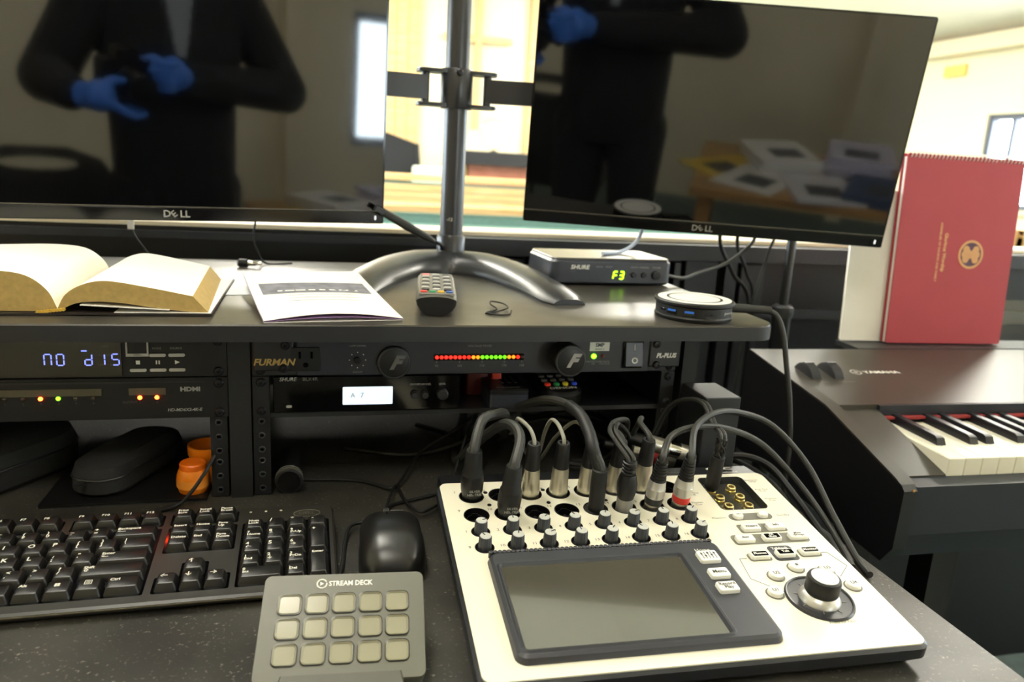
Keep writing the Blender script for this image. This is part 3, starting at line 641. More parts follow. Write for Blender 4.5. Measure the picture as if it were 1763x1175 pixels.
# TV remote
t = thing('tv_remote', 'black television remote control lying on the shelf', 'remote control', T(.2035, .085, ZS) @ RZ(R(-8)))
rb = MB(); rg = []
for y in (-.088, -.084, -.07, 0, .07, .085):
    k = .93 if y < -.086 else (.98 if y < -.08 or y > .08 else 1)
    rg.append([(x * k, y, z) for x, z in [(.023 * math.cos(a) if True else 0, max(0.0006, .017 + (.017 if math.sin(a) < 0 else .0045) * math.sin(a))) for a in [2 * math.pi * q / 20 for q in range(20)]]])
rb.loft(rg); obj('body', rb, M_BLACK, t)
obj('key_plate', MB().rslab(.040, .15, .006, .0190, .0222, .0006, cy=.004), mat('grey_key_plate', '#6b6860', .4), t)
for k, c in enumerate(('#d04034', '#3d9a68', '#e0b440', '#3a62b0')): obj('button', MB().rslab(.0075, .005, .001, .0221, .0240, .0005), mat('tv_' + c[1:], c, .4), t, T(-.0143 + .0095 * k, -.062, 0))
M_KW = mat('pale_grey_button', '#a9a8a2', .45); M_KD = mat('dark_button', '#26262a', .45)
for r_ in range(9):
    for k in range(3):
        m = mat('tv_pink', '#e06a70', .4) if (r_ == 8 and k == 0) else (M_KW if (r_ + k) % 2 else M_KD)
        obj('button', MB().rslab(.0090, .0078, .002, .0221, .0245, .0006), m, t, T(-.0125 + .0125 * k, -.050 + .0135 * r_, 0))
# hair tie
hp = [(0, 0, 0), (.012, .007, 0), (.024, .012, .002), (.032, .026, .002), (.030, .045, .003), (.018, .052, .004), (.014, .038, .003), (.018, .022, .001), (.010, .008, .001), (.002, .004, .0), (.010, -.008, 0), (.026, -.004, 0), (.034, .018, .0)]
tag(obj('hair_tie', MB().tube(hp, .0009, 6, 6, T(.249, .012, ZS + .0011)), M_BLACKM), 'loose black elastic hair tie on the shelf beside the remote', 'hair tie')
# small wireless receiver
t = thing('desktop_receiver', 'dark desktop wireless receiver showing green F3 on the shelf', 'receiver', T(.4825, .225, ZS) @ RZ(R(2)))
bx = MB(); bx.rslab(.190, .115, .012, .002, .0375, .004, cy=.0575, chb=.003); obj('case', bx, mat('slate_plastic', '#2c2f38', .36, spec=.6, var=.06), t)
obj('top_cover', MB().rslab(.184, .110, .010, .0375, .0395, .001, cy=.0575), mat('top_sheen_plastic', '#4b473e', .3, spec=.6, var=.05), t)  # paler than the case: the reflection on its top is painted in
for sx in (-.075, .075): obj('rubber_foot', MB().lathe([(.008, 0), (.008, .003)], 14, T(sx, .02, 0)), M_BLACKM, t)
yf = -.0004
text('lettering', 'SHURE', .0082, M_WHITE, t, T(-.052, yf, .0265) @ FRONT, bold=.0002, shear=.15, sx=1.15); text('lettering', 'BLX4', .0035, M_DIMP, t, T(-.062, yf, .0205) @ FRONT)
for x, s in ((-.022, 'AUDIO'), (-.007, 'READY'), (.0325, 'GROUP'), (.0485, 'CHANNEL'), (.0685, 'VOLUME')): text('lettering', s, .0034, M_GREYP, t, T(x, yf, .0275) @ FRONT)
M_SG = glow('green_segment', '#b8ff1a', 2.2)
def seven2(x, z, s, w=.0058, h=.0105):
    mb = MB()
    for k in s:
        px, pz, o = SEG[k]; sh_ = .15 * (pz - .5) * w * 1.6
        if o == 'h': mb.box(x + px * w - w * .45 + sh_, x + px * w + w * .45 + sh_, yf - .0003, yf, z + pz * h - .0010, z + pz * h + .0010)
        else: mb.box(x + px * w - .0010 + sh_, x + px * w + .0010 + sh_, yf - .0003, yf, z + pz * h - h * .22, z + pz * h + h * .22)
    obj('lit_digit', mb, M_SG, t)
seven2(.0035, .0105, 'aefg'); seven2(.0135, .0105, 'abgcd')
for x, r in ((.0325, .0043), (.0485, .0043), (.0685, .0068)):
    kb = MB(); kb.lathe([(r, 0), (r * .9, .003), (.0005, .0034)], 20, RX(R(90))); obj('button', kb, M_BLACK, t, T(x, yf, .0165))
# round hub with charger top
t = thing('usb_hub', 'round black hub with a white charging pad on top', 'hub', T(.5015, .008, ZS) @ RZ(R(4)))
obj('body', MB().lathe([(.0445, .0), (.0455, .002), (.0455, .004), (.0445, .0055), (.0445, .0165), (.0470, .0185), (.0470, .0210), (.0455, .0222), (.001, .0222)], 56), M_BLACK, t)
def ringm(r0, r1, z0, z1): return MB().lathe([(r1, z0), (r1, z1), (r0, z1), (r0, z0)], 56, I4, False, False)
obj('pad_ring', ringm(.0330, .0430, .0222, .0228), mat('white_pad', '#efeee8', .35, var=.02), t); obj('dark_ring', ringm(.0300, .0330, .0222, .0226), M_BLACK, t); obj('charging_pad', MB().lathe([(.0298, .0222), (.0298, .0229), (.001, .0229)], 56), MATS['white_pad'], t)
M_USB = mat('blue_usb', '#2f6fd8', .35)
def port(a, w, h, m):
    a = R(a); Mx = T(.0447 * math.cos(a), .0447 * math.sin(a), .0110) @ RZ(a + R(90))
    p = obj('port', MB().rslab(w, h, .0008, -.0012, .0004, .0002, RX(R(90))), M_GLOSS, t, Mx)
    if m: obj('tongue', MB().box(-w * .42, w * .42, -.0010, -.0003, 0, h * .38), m, p)
port(206, .0125, .0062, M_USB); port(233, .0125, .0062, M_USB); port(262, .009, .003, None); port(188, .009, .003, None)
Mx = lambda a: T(.0451 * math.cos(R(a)), .0451 * math.sin(R(a)), .0110) @ RZ(R(a + 90)) @ FRONT
text('lettering', 'E====', .0045, M_WHITE, t, Mx(297)); text('lettering', '-=J', .0048, M_WHITE, t, Mx(310))
# hub cable
hc = thing('hub_cable', 'thick black cable leaving the hub and dropping past the shelf end', 'cable')
sr = MB(); sr.loft([[(0, a, b) for a, b in rr(.016, .010, .004)], [(.05, a, b) for a, b in rr(.011, .009, .004)]], T(.546, .004, ZS + .012) @ RZ(R(-17))); obj('strain_relief', sr, M_RUBBERG, hc)
obj('cord', MB().tube([(.588, -.010, ZS + .0125), (.600, -.016, .207), (.607, -.024, .185), (.612, -.030, .151), (.622, -.034, .100), (.629, -.036, .032), (.630, -.03, -.10), (.632, .0, -.40)], .0034, 10, 6), M_RUBBERG, hc)

# small cables near the monitors
def cable(name, label, pts, r, m=M_RUBBER, cat='cable', n=8, seg=8): return tag(obj(name, MB().tube(pts, r, seg, n), m), label, cat)
cable('receiver_cable', 'dark cable curving from the receiver up to the right monitor', [(.573, .245, .216), (.606, .250, .211), (.645, .270, .218), (.695, .290, .228), (.729, .295, .249), (.742, .285, .275), (.735, .300, .310)], .0028, M_RUBBERG)
cable('pale_cable', 'pale blue grey cable rising from the receiver top to the monitor', [(.478, .262, ZS + .0425), (.512, .285, .2435), (.537, .297, .252), (.551, .300, .267), (.552, .296, .290), (.55, .31, .34)], .0030, mat('pale_blue_cable', '#b9c4d8', .4))
cable('video_cable', 'black cable hanging behind the receiver near the wall boards', [(.735, .35, .33), (.745, .40, .26), (.790, .42, .197), (.840, .43, .119), (.85, .44, -.2)], .0035)
cable('video_cable', 'black cable hanging straight down behind the hub', [(.775, .34, .34), (.779, .40, .262), (.811, .41, .201), (.833, .41, .127), (.84, .42, -.2)], .0032)
cable('video_cable', 'dark cable slanting left below the right monitor', [(.845, .33, .34), (.839, .38, .264), (.838, .40, .212), (.828, .40, .164), (.822, .41, .08), (.82, .42, -.2)], .0026, M_RUBBERG)
cable('stand_cable', 'black cable running from the stand pole toward the receiver', [(.235, .402, ZS + .004), (.296, .404, ZS + .008), (.344, .402, ZS + .012), (.372, .388, ZS + .006), (.40, .365, ZS + .004), (.46, .352, ZS + .004)], .0040)
t = thing('display_adapter', 'dark display adapter plug hanging between left monitor and pole', 'adapter')
A_ = Vector((.156, .296, .290)); B_ = Vector((.236, .315, .247)); dv = B_ - A_; Mx = frame(A_, dv.normalized(), Vector((0, 1, 0)).cross(dv).cross(dv).normalized() * -1)
L_ = dv.length; ad = MB(); ad.loft([[(x, a, b) for a, b in rr(h_, w_, .004)] for x, w_, h_ in ((0, .011, .016), (L_ * .45, .013, .019), (L_ * .5, .012, .016), (L_ * .82, .011, .014), (L_ * .98, .006, .007))], Mx); obj('shell', ad, M_RUBBERG, t)
obj('tip', MB().box(-.012, .0, -.006, .006, -.0035, .0035, Mx), M_GREYM, t); obj('cord', MB().tube([B_, (.246, .325, .241), (.255, .400, .215), (.262, .405, .205)], .0028), M_RUBBER, t)
t = thing('jack_plug', 'small chrome and black jack plug lying behind the bulletin', 'plug')
Mx = T(-.043, .335, ZS + .0062) @ RZ(R(-10)) @ RY(R(90)); jp = MB(); jp.lathe([(.0045, 0), (.006, .002), (.006, .012), (.005, .014)], 16, Mx); obj('sleeve', jp, M_BLACKM, t)
jp = MB(); jp.lathe([(.0034, .014), (.0034, .024), (.0022, .026), (.0022, .032), (.0006, .034)], 14, Mx); obj('tip', jp, M_CHROME, t)
cable('thin_cord', 'thin black cord hanging below the left monitor to the shelf', [(-.012, .305, .33), (-.016, .312, .274), (-.020, .320, .247), (-.017, .350, .222), (-.006, .365, ZS + .002), (.03, .372, ZS + .002)], .0014)
t = thing('tagged_wire', 'thin dark wire with a white tag under the left monitor', 'wire')
obj('wire', MB().tube([(-.178, .318, .33), (-.177, .322, .258), (-.166, .340, .225), (-.155, .37, ZS + .002), (-.13, .39, ZS + .002)], .0013), M_RUBBERG, t); obj('tag', MB().box(-.004, .004, -.0012, .0012, -.010, .010, T(-.177, .3205, .262)), M_PAPER, t)

# ================================================================== keyboard
KP = .01905; KT = .0911
t = thing('computer_keyboard', 'black full size keyboard with white legends on the desk', 'keyboard', T(.0089, -.1224, 0) @ RZ(.0141))
M_KBD = mat('keyboard_shell', '#24221d', .34, spec=.6, var=.06, bump=.06, bscale=900); M_KEY = mat('keycap', '#131210', .36, spec=.5, var=.08, bump=.05, bscale=1200)
kx0, kx1, kv0, kv1 = -19.72, 3.85, -4.78, 2.5
ztop = lambda y: .022 + (y + .04) * math.tan(KT)
kb = MB(); w_, h_ = (kx1 - kx0) * KP, (kv1 - kv0) * KP; cx_, cy_ = (kx0 + kx1) / 2 * KP, (kv0 + kv1) / 2 * KP
def kring(ins, dz, base=None):
    pts = rr(w_ - 2 * ins, h_ - 2 * ins, max(.012 - ins, .002), 6, cx_, cy_); return [(x, y, (ztop(y) + dz) if base is None else base) for x, y in pts]
kb.loft([kring(.006, 0, .0008), kring(.001, -.0125), kring(0, -.0105), kring(0, -.0085), kring(.002, -.0068)]); body = obj('shell', kb, M_KBD, t)
obj('front_trim', MB().box(cx_ - w_ / 2 + .012, cx_ + w_ / 2 - .012, cy_ - h_ / 2 - .0007, cy_ - h_ / 2 + .0006, ztop(cy_ - h_ / 2) - .0100, ztop(cy_ - h_ / 2) - .0090), mat('shell_seam', '#56503e', .4), body)
KM = T(0, 0, ztop(0)) @ RX(KT)       # key plane: local z = 0 at the key tops
def wellpart(a, b, v0, v1): obj('key_well', MB().rslab((b - a) * KP + .003, (v1 - v0) * KP + .003, .002, -.0072, -.0066, 0, cx=(a + b) / 2 * KP, cy=(v0 + v1) / 2 * KP), M_GLOSS, body, KM)
MAIN_L, MAIN_R = -19.36, -4.36
wellpart(MAIN_L, MAIN_R, -4.17, .83); wellpart(-3.9, -.9, -1.17, .83); wellpart(-3.9, -.9, -4.17, -3.17); wellpart(-2.9, -1.9, -3.17, -2.17); wellpart(-.5, 3.5, -4.17, .83); wellpart(-3.9, -.9, 1.37 - .17, 1.37 + .83 - .17)
for a in (-19.36, -17.36, -12.86, -8.36): wellpart(a, a + (1 if a < -19 else 4), 1.20, 2.03)
_key = {}
def key_mesh(w, h):
    if (w, h) in _key: return _key[(w, h)]
    mb = MB(); W, H = w * KP - .0011, h * KP - .0011; rg = []
    for z, ix, f, b_ in ((-.0068, 0, 0, 0), (-.0030, .0012, .0010, .0006), (-.0003, .0026, .0026, .0012), (0, .0032, .0032, .0018)):
        rg.append([(x, y + (f - b_) / 2, z) for x, y in rr(W - 2 * ix, H - f - b_, .0016, 3)])
    mb.loft(rg); _key[(w, h)] = mb.mesh('key'); return _key[(w, h)]
M_LEG = mat('legend_print', '#d9d6c8', .5, var=.02)
def key(x, v, w, leg, h=1.0, sz=.0046, dx=0.0):
    """x = left edge, v = front row line, in key units"""
    cx, cv = (x + w / 2) * KP, (v - .17 + h / 2) * KP
    o = obj('key', key_mesh(w, h), M_KEY, t, KM @ T(cx, cv, 0))
    if leg:
        lx = -w * KP / 2 + .0042; ly = h * KP / 2 - .0055
        s = sz if len(leg) > 1 else .0072
        if '\n' in leg and max(len(q) for q in leg.split('\n')) == 1: s = .0058
        if '\n' in leg: ly -= .0016
        obj('legend', text_mesh(leg, s, ax='LEFT', bold=.00014), M_LEG, o, T(lx + dx, ly, .00012))
def row(x, v, items):
    for it in items:
        leg, w = it if isinstance(it, tuple) else (it, 1.0)
        if w > 0: key(x, v, w, leg)
        x += abs(w)
row(MAIN_L, 0, ['~\n`', '!\n1', '@\n2', '#\n3', '$\n4', '%\n5', '^\n6', '&\n7', '*\n8', '(\n9', ')\n0', '_\n-', '+\n=', ('Backspace\n<---', 2.0)])
row(MAIN_L, -1, [('Tab', 1.5)] + list('QWERTYUIOP') + ['{\n[', '}\n]', ('|\n\\', 1.5)])
row(MAIN_L, -2, [('Caps Lock', 1.75)] + list('ASDFGHJKL') + [':\n;', '"\n\'', ('Enter\n<--', 2.25)])
row(MAIN_L, -3, [('Shift', 2.25)] + list('ZXCVBNM') + ['<\n,', '>\n.', '?\n/', ('Shift\n⇧', 2.75)])
row(MAIN_L, -4, [('Ctrl', 1.5), ('', 1.2), ('Alt', 1.2), ('', 6.15), ('Alt', 1.15), ('', 1.15), ('', 1.15), ('Ctrl', 1.5)])
for a, n0 in ((-17.36, 1), (-12.86, 5), (-8.36, 9)): row(a, 1.37, ['F%d' % (n0 + k) for k in range(4)])
row(-19.36, 1.37, ['Esc'])
row(-3.9, 1.37, ['Print\nScrn', 'Scroll\nLock', 'Pause\nBreak'])
row(-3.9, 0, ['Insert', 'Home', 'Page\nUp']); row(-3.9, -1, ['Delete', 'End', 'Page\nDown']); row(-2.9, -3, ['↑']); row(-3.9, -4, ['←', '↓', '→'])
row(-.5, 0, ['Num\nLock', '/', '*', '-']); row(-.5, -1, ['7\nHome', '8\n↑', '9\nPgUp']); row(-.5, -2, ['4\n←', '5', '6\n→']); row(-.5, -3, ['1\nEnd', '2\n↓', '3\nPgDn']); row(-.5, -4, [('0\nIns', 2.0), '.\nDel'])
key(2.5, -2, 1.0, '+', 2.0); key(2.5, -4, 1.0, 'Enter', 2.0)
# window and menu symbols on the bottom row
for x in (-8.16 + .42, -19.36 + 1.5 + .45):
    wn = MB()
    for a in (0, 1):
        for b in (0, 1): wn.box(.0021 * a, .0021 * a + .0018, .0021 * b, .0021 * b + .0018, .0001, .0002)
    obj('legend', wn, M_LEG, t, KM @ T(x * KP, (-4 + .36) * KP, 0))
mn = MB()
for a, b, c, e in ((0, .0055, 0, .0005), (0, .0055, .0050, .0055), (0, .0005, 0, .0055), (.005, .0055, 0, .0055), (.0012, .0043, .0014, .0018), (.0012, .0043, .0026, .0030), (.0012, .0043, .0038, .0042)): mn.box(a, b, c, e, .0001, .0002)
obj('legend', mn, M_LEG, t, KM @ T((-7.01 + .40) * KP, (-4 + .34) * KP, 0))
for k in range(3): obj('indicator', MB().lathe([(.0013, -.0069), (.0013, -.0064)], 10), mat('pale_indicator', '#b9b59c', .4), body, KM @ T((-.27 + .74 * k) * KP, 1.95 * KP, 0))
lg = MB(); P_ = [(.0125 * math.cos(a), .0062 * math.sin(a), 0) for a in [2 * math.pi * i / 32 for i in range(33)]]; lg.tube(P_, .0004, 5, 1); M_EMB = mat('embossed_grey', '#5c584a', .4)
obj('logo_ring', lg, M_EMB, body, KM @ T(2.5 * KP, 1.55 * KP, -.0066)); text('logo', 'DELL', .0068, M_EMB, body, KM @ T(2.5 * KP, 1.55 * KP, -.0065))

# ================================================================== mouse
t = thing('computer_mouse', 'black optical mouse behind the button pad', 'mouse', T(.1345, -.142, 0) @ RZ(R(-3)))
ms = MB(); rg = []
def sec(y, w, h, n=18):
    out_ = []
    for k in range(n + 1):
        a = math.pi * k / n; c_, s_ = math.cos(a), math.sin(a); out_.append((w * math.copysign(abs(c_) ** .62, c_), y, .0015 + h * s_ ** .75))
    return out_
for y, w, h in ((-.0585, .008, .006), (-.056, .019, .016), (-.048, .0265, .026), (-.034, .0305, .034), (-.012, .0308, .0370), (.012, .0295, .0335), (.032, .0300, .0265), (.044, .0285, .0195), (.050, .021, .013), (.0525, .010, .007)): rg.append(sec(y, w, h))
ms.loft(rg); obj('body', ms, mat('mouse_shell', '#1b1b1a', .30, spec=.55, var=.05), t)
sm = MB(); sm.tube([(-.0045, .0528, .006), (-.0045, .048, .0165), (-.0045, .040, .0235), (-.0045, .028, .0300), (-.0045, .010, .0362)], .0006, 5, 4); obj('button_seam', sm, M_GLOSS, t)
wh = MB(); wh.lathe([(.006, -.004), (.010, -.003), (.010, .003), (.006, .004)], 20, T(-.0045, .036, .0185) @ RY(R(90))); obj('scroll_wheel', wh, M_RUBBERG, t)
text('logo', 'DELL', .0058, M_GREYP, t, T(.006, .022, .0334) @ RX(R(-19)), bold=.0002)
st_ = MB(); st_.lathe([(.0028, 0), (.0020, .012)], 10, T(-.0045, .0515, .006) @ RX(R(-90))); obj('strain_relief', st_, M_GREYCAB, t)
cable('mouse_cable', 'thin black mouse cable looping over the desk to the mixer side', [(.132, -.079, .0065), (.1335, -.070, .0035), (.143, -.046, .0032), (.167, -.035, .0032), (.198, -.023, .0032), (.235, -.012, .0032), (.27, .06, .0032)], .0017)
cable('keyboard_cable', 'thin black cable leaving the keyboard toward the tangle of wires', [(.020, .040, .0030), (.049, .034, .0030), (.085, .030, .0030), (.117, .021, .0030), (.147, -.006, .0050), (.159, .008, .0080), (.187, .060, .0200), (.221, .065, .0400), (.250, .080, .0540), (.27, .16, .03), (.30, .25, .004)], .0017)
cable('button_pad_cable', 'thin black cable looping beside the mouse to the button pad', [(.262, .10, .045), (.241, .040, .054), (.228, .010, .040), (.212, -.020, .018), (.196, -.050, .0075), (.180, -.070, .0075), (.169, -.073, .0075), (.158, -.047, .0075), (.152, -.010, .0095), (.143, -.035, .0095), (.128, -.085, .0090), (.100, -.094, .0070), (.092, -.122, .0050), (.088, -.165, .0040), (.082, -.205, .0050), (.079, -.236, .012)], .0016)

# ================================================================== button pad (15 key controller)
DK = tilt_frame((.0224, -.335, .0149), -.0814, .4701); mm = .001
t = thing('button_pad', 'grey fifteen button control pad tilted on its stand', 'control pad', DK)
M_DECK = mat('pad_plastic', '#5a594c', .40, spec=.55, var=.05, bump=.05, bscale=1500)
holes = []; BX = [19.7 + 19.6 * k for k in range(5)]; BY = [59.2, 39.7, 20.1]
for by in BY:
    for bx in BX: holes.append(rr(17.4 * mm, 16.6 * mm, 3.8 * mm, 5, bx * mm, by * mm))
dk = MB(); loops = fill_holes(dk, rr(.118, .084, .005, 6, .059, .042), holes, 0)
low = dk.ring([(x, y, -.0155) for x, y in rr(.116, .082, .005, 6, .059, .042)]); mid = dk.ring([(x, y, -.0012) for x, y in rr(.1188, .0848, .0054, 6, .059, .042)])
dk.bridge(loops[0], mid); dk.bridge(mid, low); dk.cap(low)
for hl in loops[1:]:
    dn = dk.ring([v.co + Vector((0, 0, -.0025)) for v in hl]); dk.bridge(hl, dn); dk.cap(dn)
obj('case', dk, M_DECK, t)
bm1 = MB(); bm1.loft([[(x, y, z) for x, y in rr(w, w * .955, r, 6)] for w, r, z in ((.0166, .0036, -.0025), (.0166, .0036, .0006), (.0158, .0034, .0013), (.0150, .0030, .0010), (.0138, .0024, .0001))]); bm1 = bm1.mesh('button')
rim = MB(); rim.tube([(x, y, .0005) for x, y in rr(.0170, .0163, .0038, 6)] + [(x, y, .0005) for x, y in rr(.0170, .0163, .0038, 6)[:1]], .0004, 6, 1); rim = rim.mesh('button_rim')
M_CAP = mat('clear_button_cap', '#8f8b74', .16, spec=.7, var=.04, scale=30); M_RIM = mat('dark_button_rim', '#15151a', .18)
for by in BY:
    for bx in BX:
        b_ = obj('button', bm1, M_CAP, t, T(bx * mm, by * mm, 0)); obj('button_rim', rim, M_RIM, b_)
text('lettering', 'STREAM DECK', .0058, M_WHITE, t, T(.0632, .0757, .0002), bold=.00016, sx=.86)
lg = MB(); lg.tube([(.0036 * math.cos(R(a)), .0036 * math.sin(R(a)), 0) for a in range(25, 371, 15)], .0006, 6, 1); lg.slab([(-.0012, -.0016), (.0016, 0), (-.0012, .0016)], 0, .0003); obj('logo', lg, M_WHITE, t, T(.0418, .0758, .0002))
# stand: back wedge to the desk and a front lip
sd = MB(); Di = DK.inverted(); pts = []
for x in (.018, .100):
    W0 = [DK @ Vector((x, .006, -.0157)), DK @ Vector((x, .078, -.0157))]; b0, b1 = Vector((W0[0].x, W0[0].y, .0004)), Vector((W0[1].x, W0[1].y, .0004))
    pts.append([Di @ W0[0], Di @ W0[1], Di @ b1, Di @ b0])
sd.loft(pts); obj('stand', sd, M_BLACKM, t)
lp = MB(); pr = [(.0, .0), (.0, .0), (.0, .0)]
lp.loft([[(.0150, -.010, -.0105), (.1045, -.010, -.0105), (.1045, -.0035, -.0125), (.0150, -.0035, -.0125)], [(.0150, -.012, .0015), (.1045, -.012, .0015), (.1010, .0045, .0012), (.0185, .0045, .0012)], [(.0165, -.011, .0030), (.1030, -.011, .0030), (.1000, .0040, .0026), (.0195, .0040, .0026)]]); obj('stand_lip', lp, mat('pad_stand_plastic', '#4c4a40', .45, var=.05), t)

# ================================================================== digital mixer
MX = tilt_frame((.1729, -.3663, .022), -.0317, .113)
mix_t = t = thing('digital_mixer', 'compact digital mixer with cream top plate and black touchscreen block', 'mixer', MX)
M_PLATE = mat('cream_top_plate', '#e6e1cb', .38, var=.02, scale=20); M_MBODY = mat('mixer_black', '#17181c', .36, spec=.6, var=.06)
U0, U1, V0, V1 = 3, 357, -2, 264
XR1 = [(31.7 + 29.45 * k, 237.6 + .6 * k) for k in range(8)]; XR2 = [(31.6 + 29.5 * k, 204.4 + .65 * k) for k in range(8)]
KN1 = [(31.0 + 29.5 * k, 177.6 + .6 * k) for k in range(8)]; KN2 = [(30.6 + 29.4 * k, 153.4 + .5 * k) for k in range(8)]
JR = (304, 225.5, 52, 63)
holes = [circ(12.3 * mm, 24, u * mm, v * mm) for u, v in XR1 + XR2] + [circ(8.8 * mm, 20, u * mm, v * mm) for u, v in KN1 + KN2] + [rr(JR[2] * mm, JR[3] * mm, 6 * mm, 5, JR[0] * mm, JR[1] * mm)]
OUT = rr((U1 - U0) * mm, (V1 - V0) * mm, 8 * mm, 6, (U0 + U1) / 2 * mm, (V0 + V1) / 2 * mm)
pl = MB(); loops = fill_holes(pl, OUT, holes, 0)
dn = pl.ring([(x, y, -.0012) for x, y in OUT]); pl.bridge(loops[0], dn)
for hl in loops[1:]:
    r2 = pl.ring([v.co + Vector((0, 0, -.0012)) for v in hl]); pl.bridge(hl, r2)
plate = obj('top_plate', pl, M_PLATE, t)
# hollow body: outer wall below the plate, wedge bottom
MI = MX.inverted()
def world_z(p, z):
    q = MX @ Vector(p); return MI @ Vector((q.x, q.y, z))
bo = MB(); O2 = rr((U1 - U0 + 6) * mm, (V1 - V0 + 6) * mm, 11 * mm, 6, (U0 + U1) / 2 * mm, (V0 + V1) / 2 * mm)
O3 = rr((U1 - U0 - 14) * mm, (V1 - V0 - 10) * mm, 11 * mm, 6, (U0 + U1) / 2 * mm, (V0 + V1) / 2 * mm)
r0 = bo.ring([(x, y, -.0012) for x, y in OUT]); r1 = bo.ring([(x, y, -.0030) for x, y in O2]); r2 = bo.ring([(x, y, -.0120) for x, y in O2])
r3 = bo.ring([world_z((x, y, -.02), .0012) for x, y in O3])
bo.bridge(r0, r1); bo.bridge(r1, r2); bo.bridge(r2, r3); bo.cap(r3); obj('body', bo, M_MBODY, t)
# black rear deck with the maker's print
rd = MB(); rd.loft([[(u * mm, v * mm, w * mm) for v, w in ((263, -.9), (292, -7), (297, -14), (297, -40), (263, -40))] for u in (6, 354)]); obj('rear_deck', rd, M_MBODY, t)
text('logo', 'QSC', .0115, M_WHITE, t, T(.318, .283, -.0046) @ RX(R(-12)), bold=.0006, sx=1.35); text('lettering', 'TouchMix-16', .0058, M_WHITE, t, T(.319, .271, -.0022) @ RX(R(-12)), bold=.0001)
for u, s in ((84, 'Aux 1'), (135, 'Aux 2'), (168, 'Aux 3'), (212, 'Aux 5'), (262, 'Talkback')): text('lettering', s, .0052, M_GREYP, t, T(u * mm, .276, -.0032) @ RX(R(-12)))
# sockets
cup = MB(); cup.loft([[(x, y, z) for x, y in circ(r, 24)] for r, z in ((.0124, -.0002), (.0122, .0004), (.0115, .0003), (.0112, -.0012), (.0112, -.0120))], I4, False, True); cup = cup.mesh('socket')
ins = MB(); ins.lathe([(.0098, -.0119), (.0098, -.0050), (.0088, -.0050), (.0088, -.0112), (.0005, -.0112)], 24, I4, False, True)
for a in (90, 210, 330): ins.lathe([(.0016, -.0112), (.0016, -.0085)], 10, T(.0045 * math.cos(R(a)), .0045 * math.sin(R(a)), 0))
ins.box(-.003, .003, .0086, .0100, -.0119, -.0040); ins = ins.mesh('insert')
M_CUP = mat('socket_black', '#0b0b0c', .32)
for i, (u, v) in enumerate(XR1 + XR2):
    s_ = obj('socket', cup, M_CUP, t, T(u * mm, v * mm, 0)); obj('insert', ins, M_BLACK, s_)
    text('lettering', str(i + 1), .0052, M_BLACKP, t, T((u - 15.5) * mm, (v + 8.5) * mm, .00012))
sc = MB(); sc.lathe([(.0022, 0), (.0020, .0006), (.0006, .0007)], 10); sc = sc.mesh('screw')
for k in range(0, 8, 2): obj('screw', sc, M_BOLT, t, T((XR1[k][0] + 15) * mm, (XR1[k][1] + 6) * mm, 0)); obj('screw', sc, M_BOLT, t, T((XR1[k][0] + 15) * mm, 221 * mm, 0))
# gain knobs
kc = MB(); kc.loft([[(x, y, z) for x, y in circ(r, 20)] for r, z in ((.0089, -.0002), (.0087, .0003), (.0081, .0002), (.0078, -.0045))], I4, False, True); kc = kc.mesh('knob_well')
kn = MB(); kn.lathe([(.0064, -.0040), (.0062, .0015), (.0056, .0112), (.0052, .0118)], 28, I4, True, True, .0004); kn = kn.mesh('knob')
kt = MB(); kt.lathe([(.0050, .0117), (.0048, .0123), (.0008, .0124)], 24); kt = kt.mesh('knob_cap')
ki = MB(); ki.box(-.0005, .0005, .0008, .0048, .0123, .0126); ki.box(-.0005, .0005, .0047, .0060, .0020, .0122); ki = ki.mesh('pointer')
M_KNOB = mat('grey_knob', '#2d3035', .5, var=.05); M_KCAP = mat('pale_knob_cap', '#b7b8b2', .4, var=.03)
for i, (u, v) in enumerate(KN1 + KN2):
    obj('knob_well', kc, M_CUP, t, T(u * mm, v * mm, 0)); k_ = obj('knob', kn, M_KNOB, t, T(u * mm, v * mm, 0) @ RZ(R((i * 67) % 110 - 70)))
    obj('knob_cap', kt, M_KCAP, k_); obj('pointer', ki, M_BLACKP, k_)
    text('lettering', str(i + 1), .0050, M_BLACKP, t, T((u - 13) * mm, (v + 1) * mm, .00012))
# touchscreen block
BZ = (29.0, 241.5, 10.5, 138.5)
bzl = MB(); cxb, cyb, wb, hb_ = (BZ[0] + BZ[1]) / 2 * mm, (BZ[2] + BZ[3]) / 2 * mm, (BZ[1] - BZ[0]) * mm, (BZ[3] - BZ[2]) * mm
top_o = rr(wb - .008, hb_ - .008, .006, 5, cxb, cyb); scr = rr(.1600, .0990, .0012, 5, .1178, .0685); rid = rr(.1690, .1065, .006, 5, .1185, .0690)
lp_ = fill_holes(bzl, top_o, [rid], .0068)
e0 = bzl.ring([(x, y, .0050) for x, y in rr(wb - .003, hb_ - .003, .008, 5, cxb, cyb)]); e1 = bzl.ring([(x, y, .0002) for x, y in rr(wb, hb_, .009, 5, cxb, cyb)]); bzl.bridge(lp_[0], e0); bzl.bridge(e0, e1)
h0 = lp_[1]; h1 = bzl.ring([(x, y, .0082) for x, y in rr(.1665, .1040, .005, 5, .1185, .0690)]); h2 = bzl.ring([(x, y, .0080) for x, y in rr(.1630, .1015, .003, 5, .1180, .0687)]); h3 = bzl.ring([(x, y, .0052) for x, y in scr]); bzl.bridge(h0, h1); bzl.bridge(h1, h2); bzl.bridge(h2, h3)
M_SLATE = mat('slate_block', '#2d2e33', .42, spec=.55, var=.06)
bz = obj('screen_block', bzl, M_SLATE, t)
M_TOUCH = mat('touchscreen_glass', '#46443a', .10, spec=1.0, ior=1.75, var=.06, scale=18, coat=1.0)
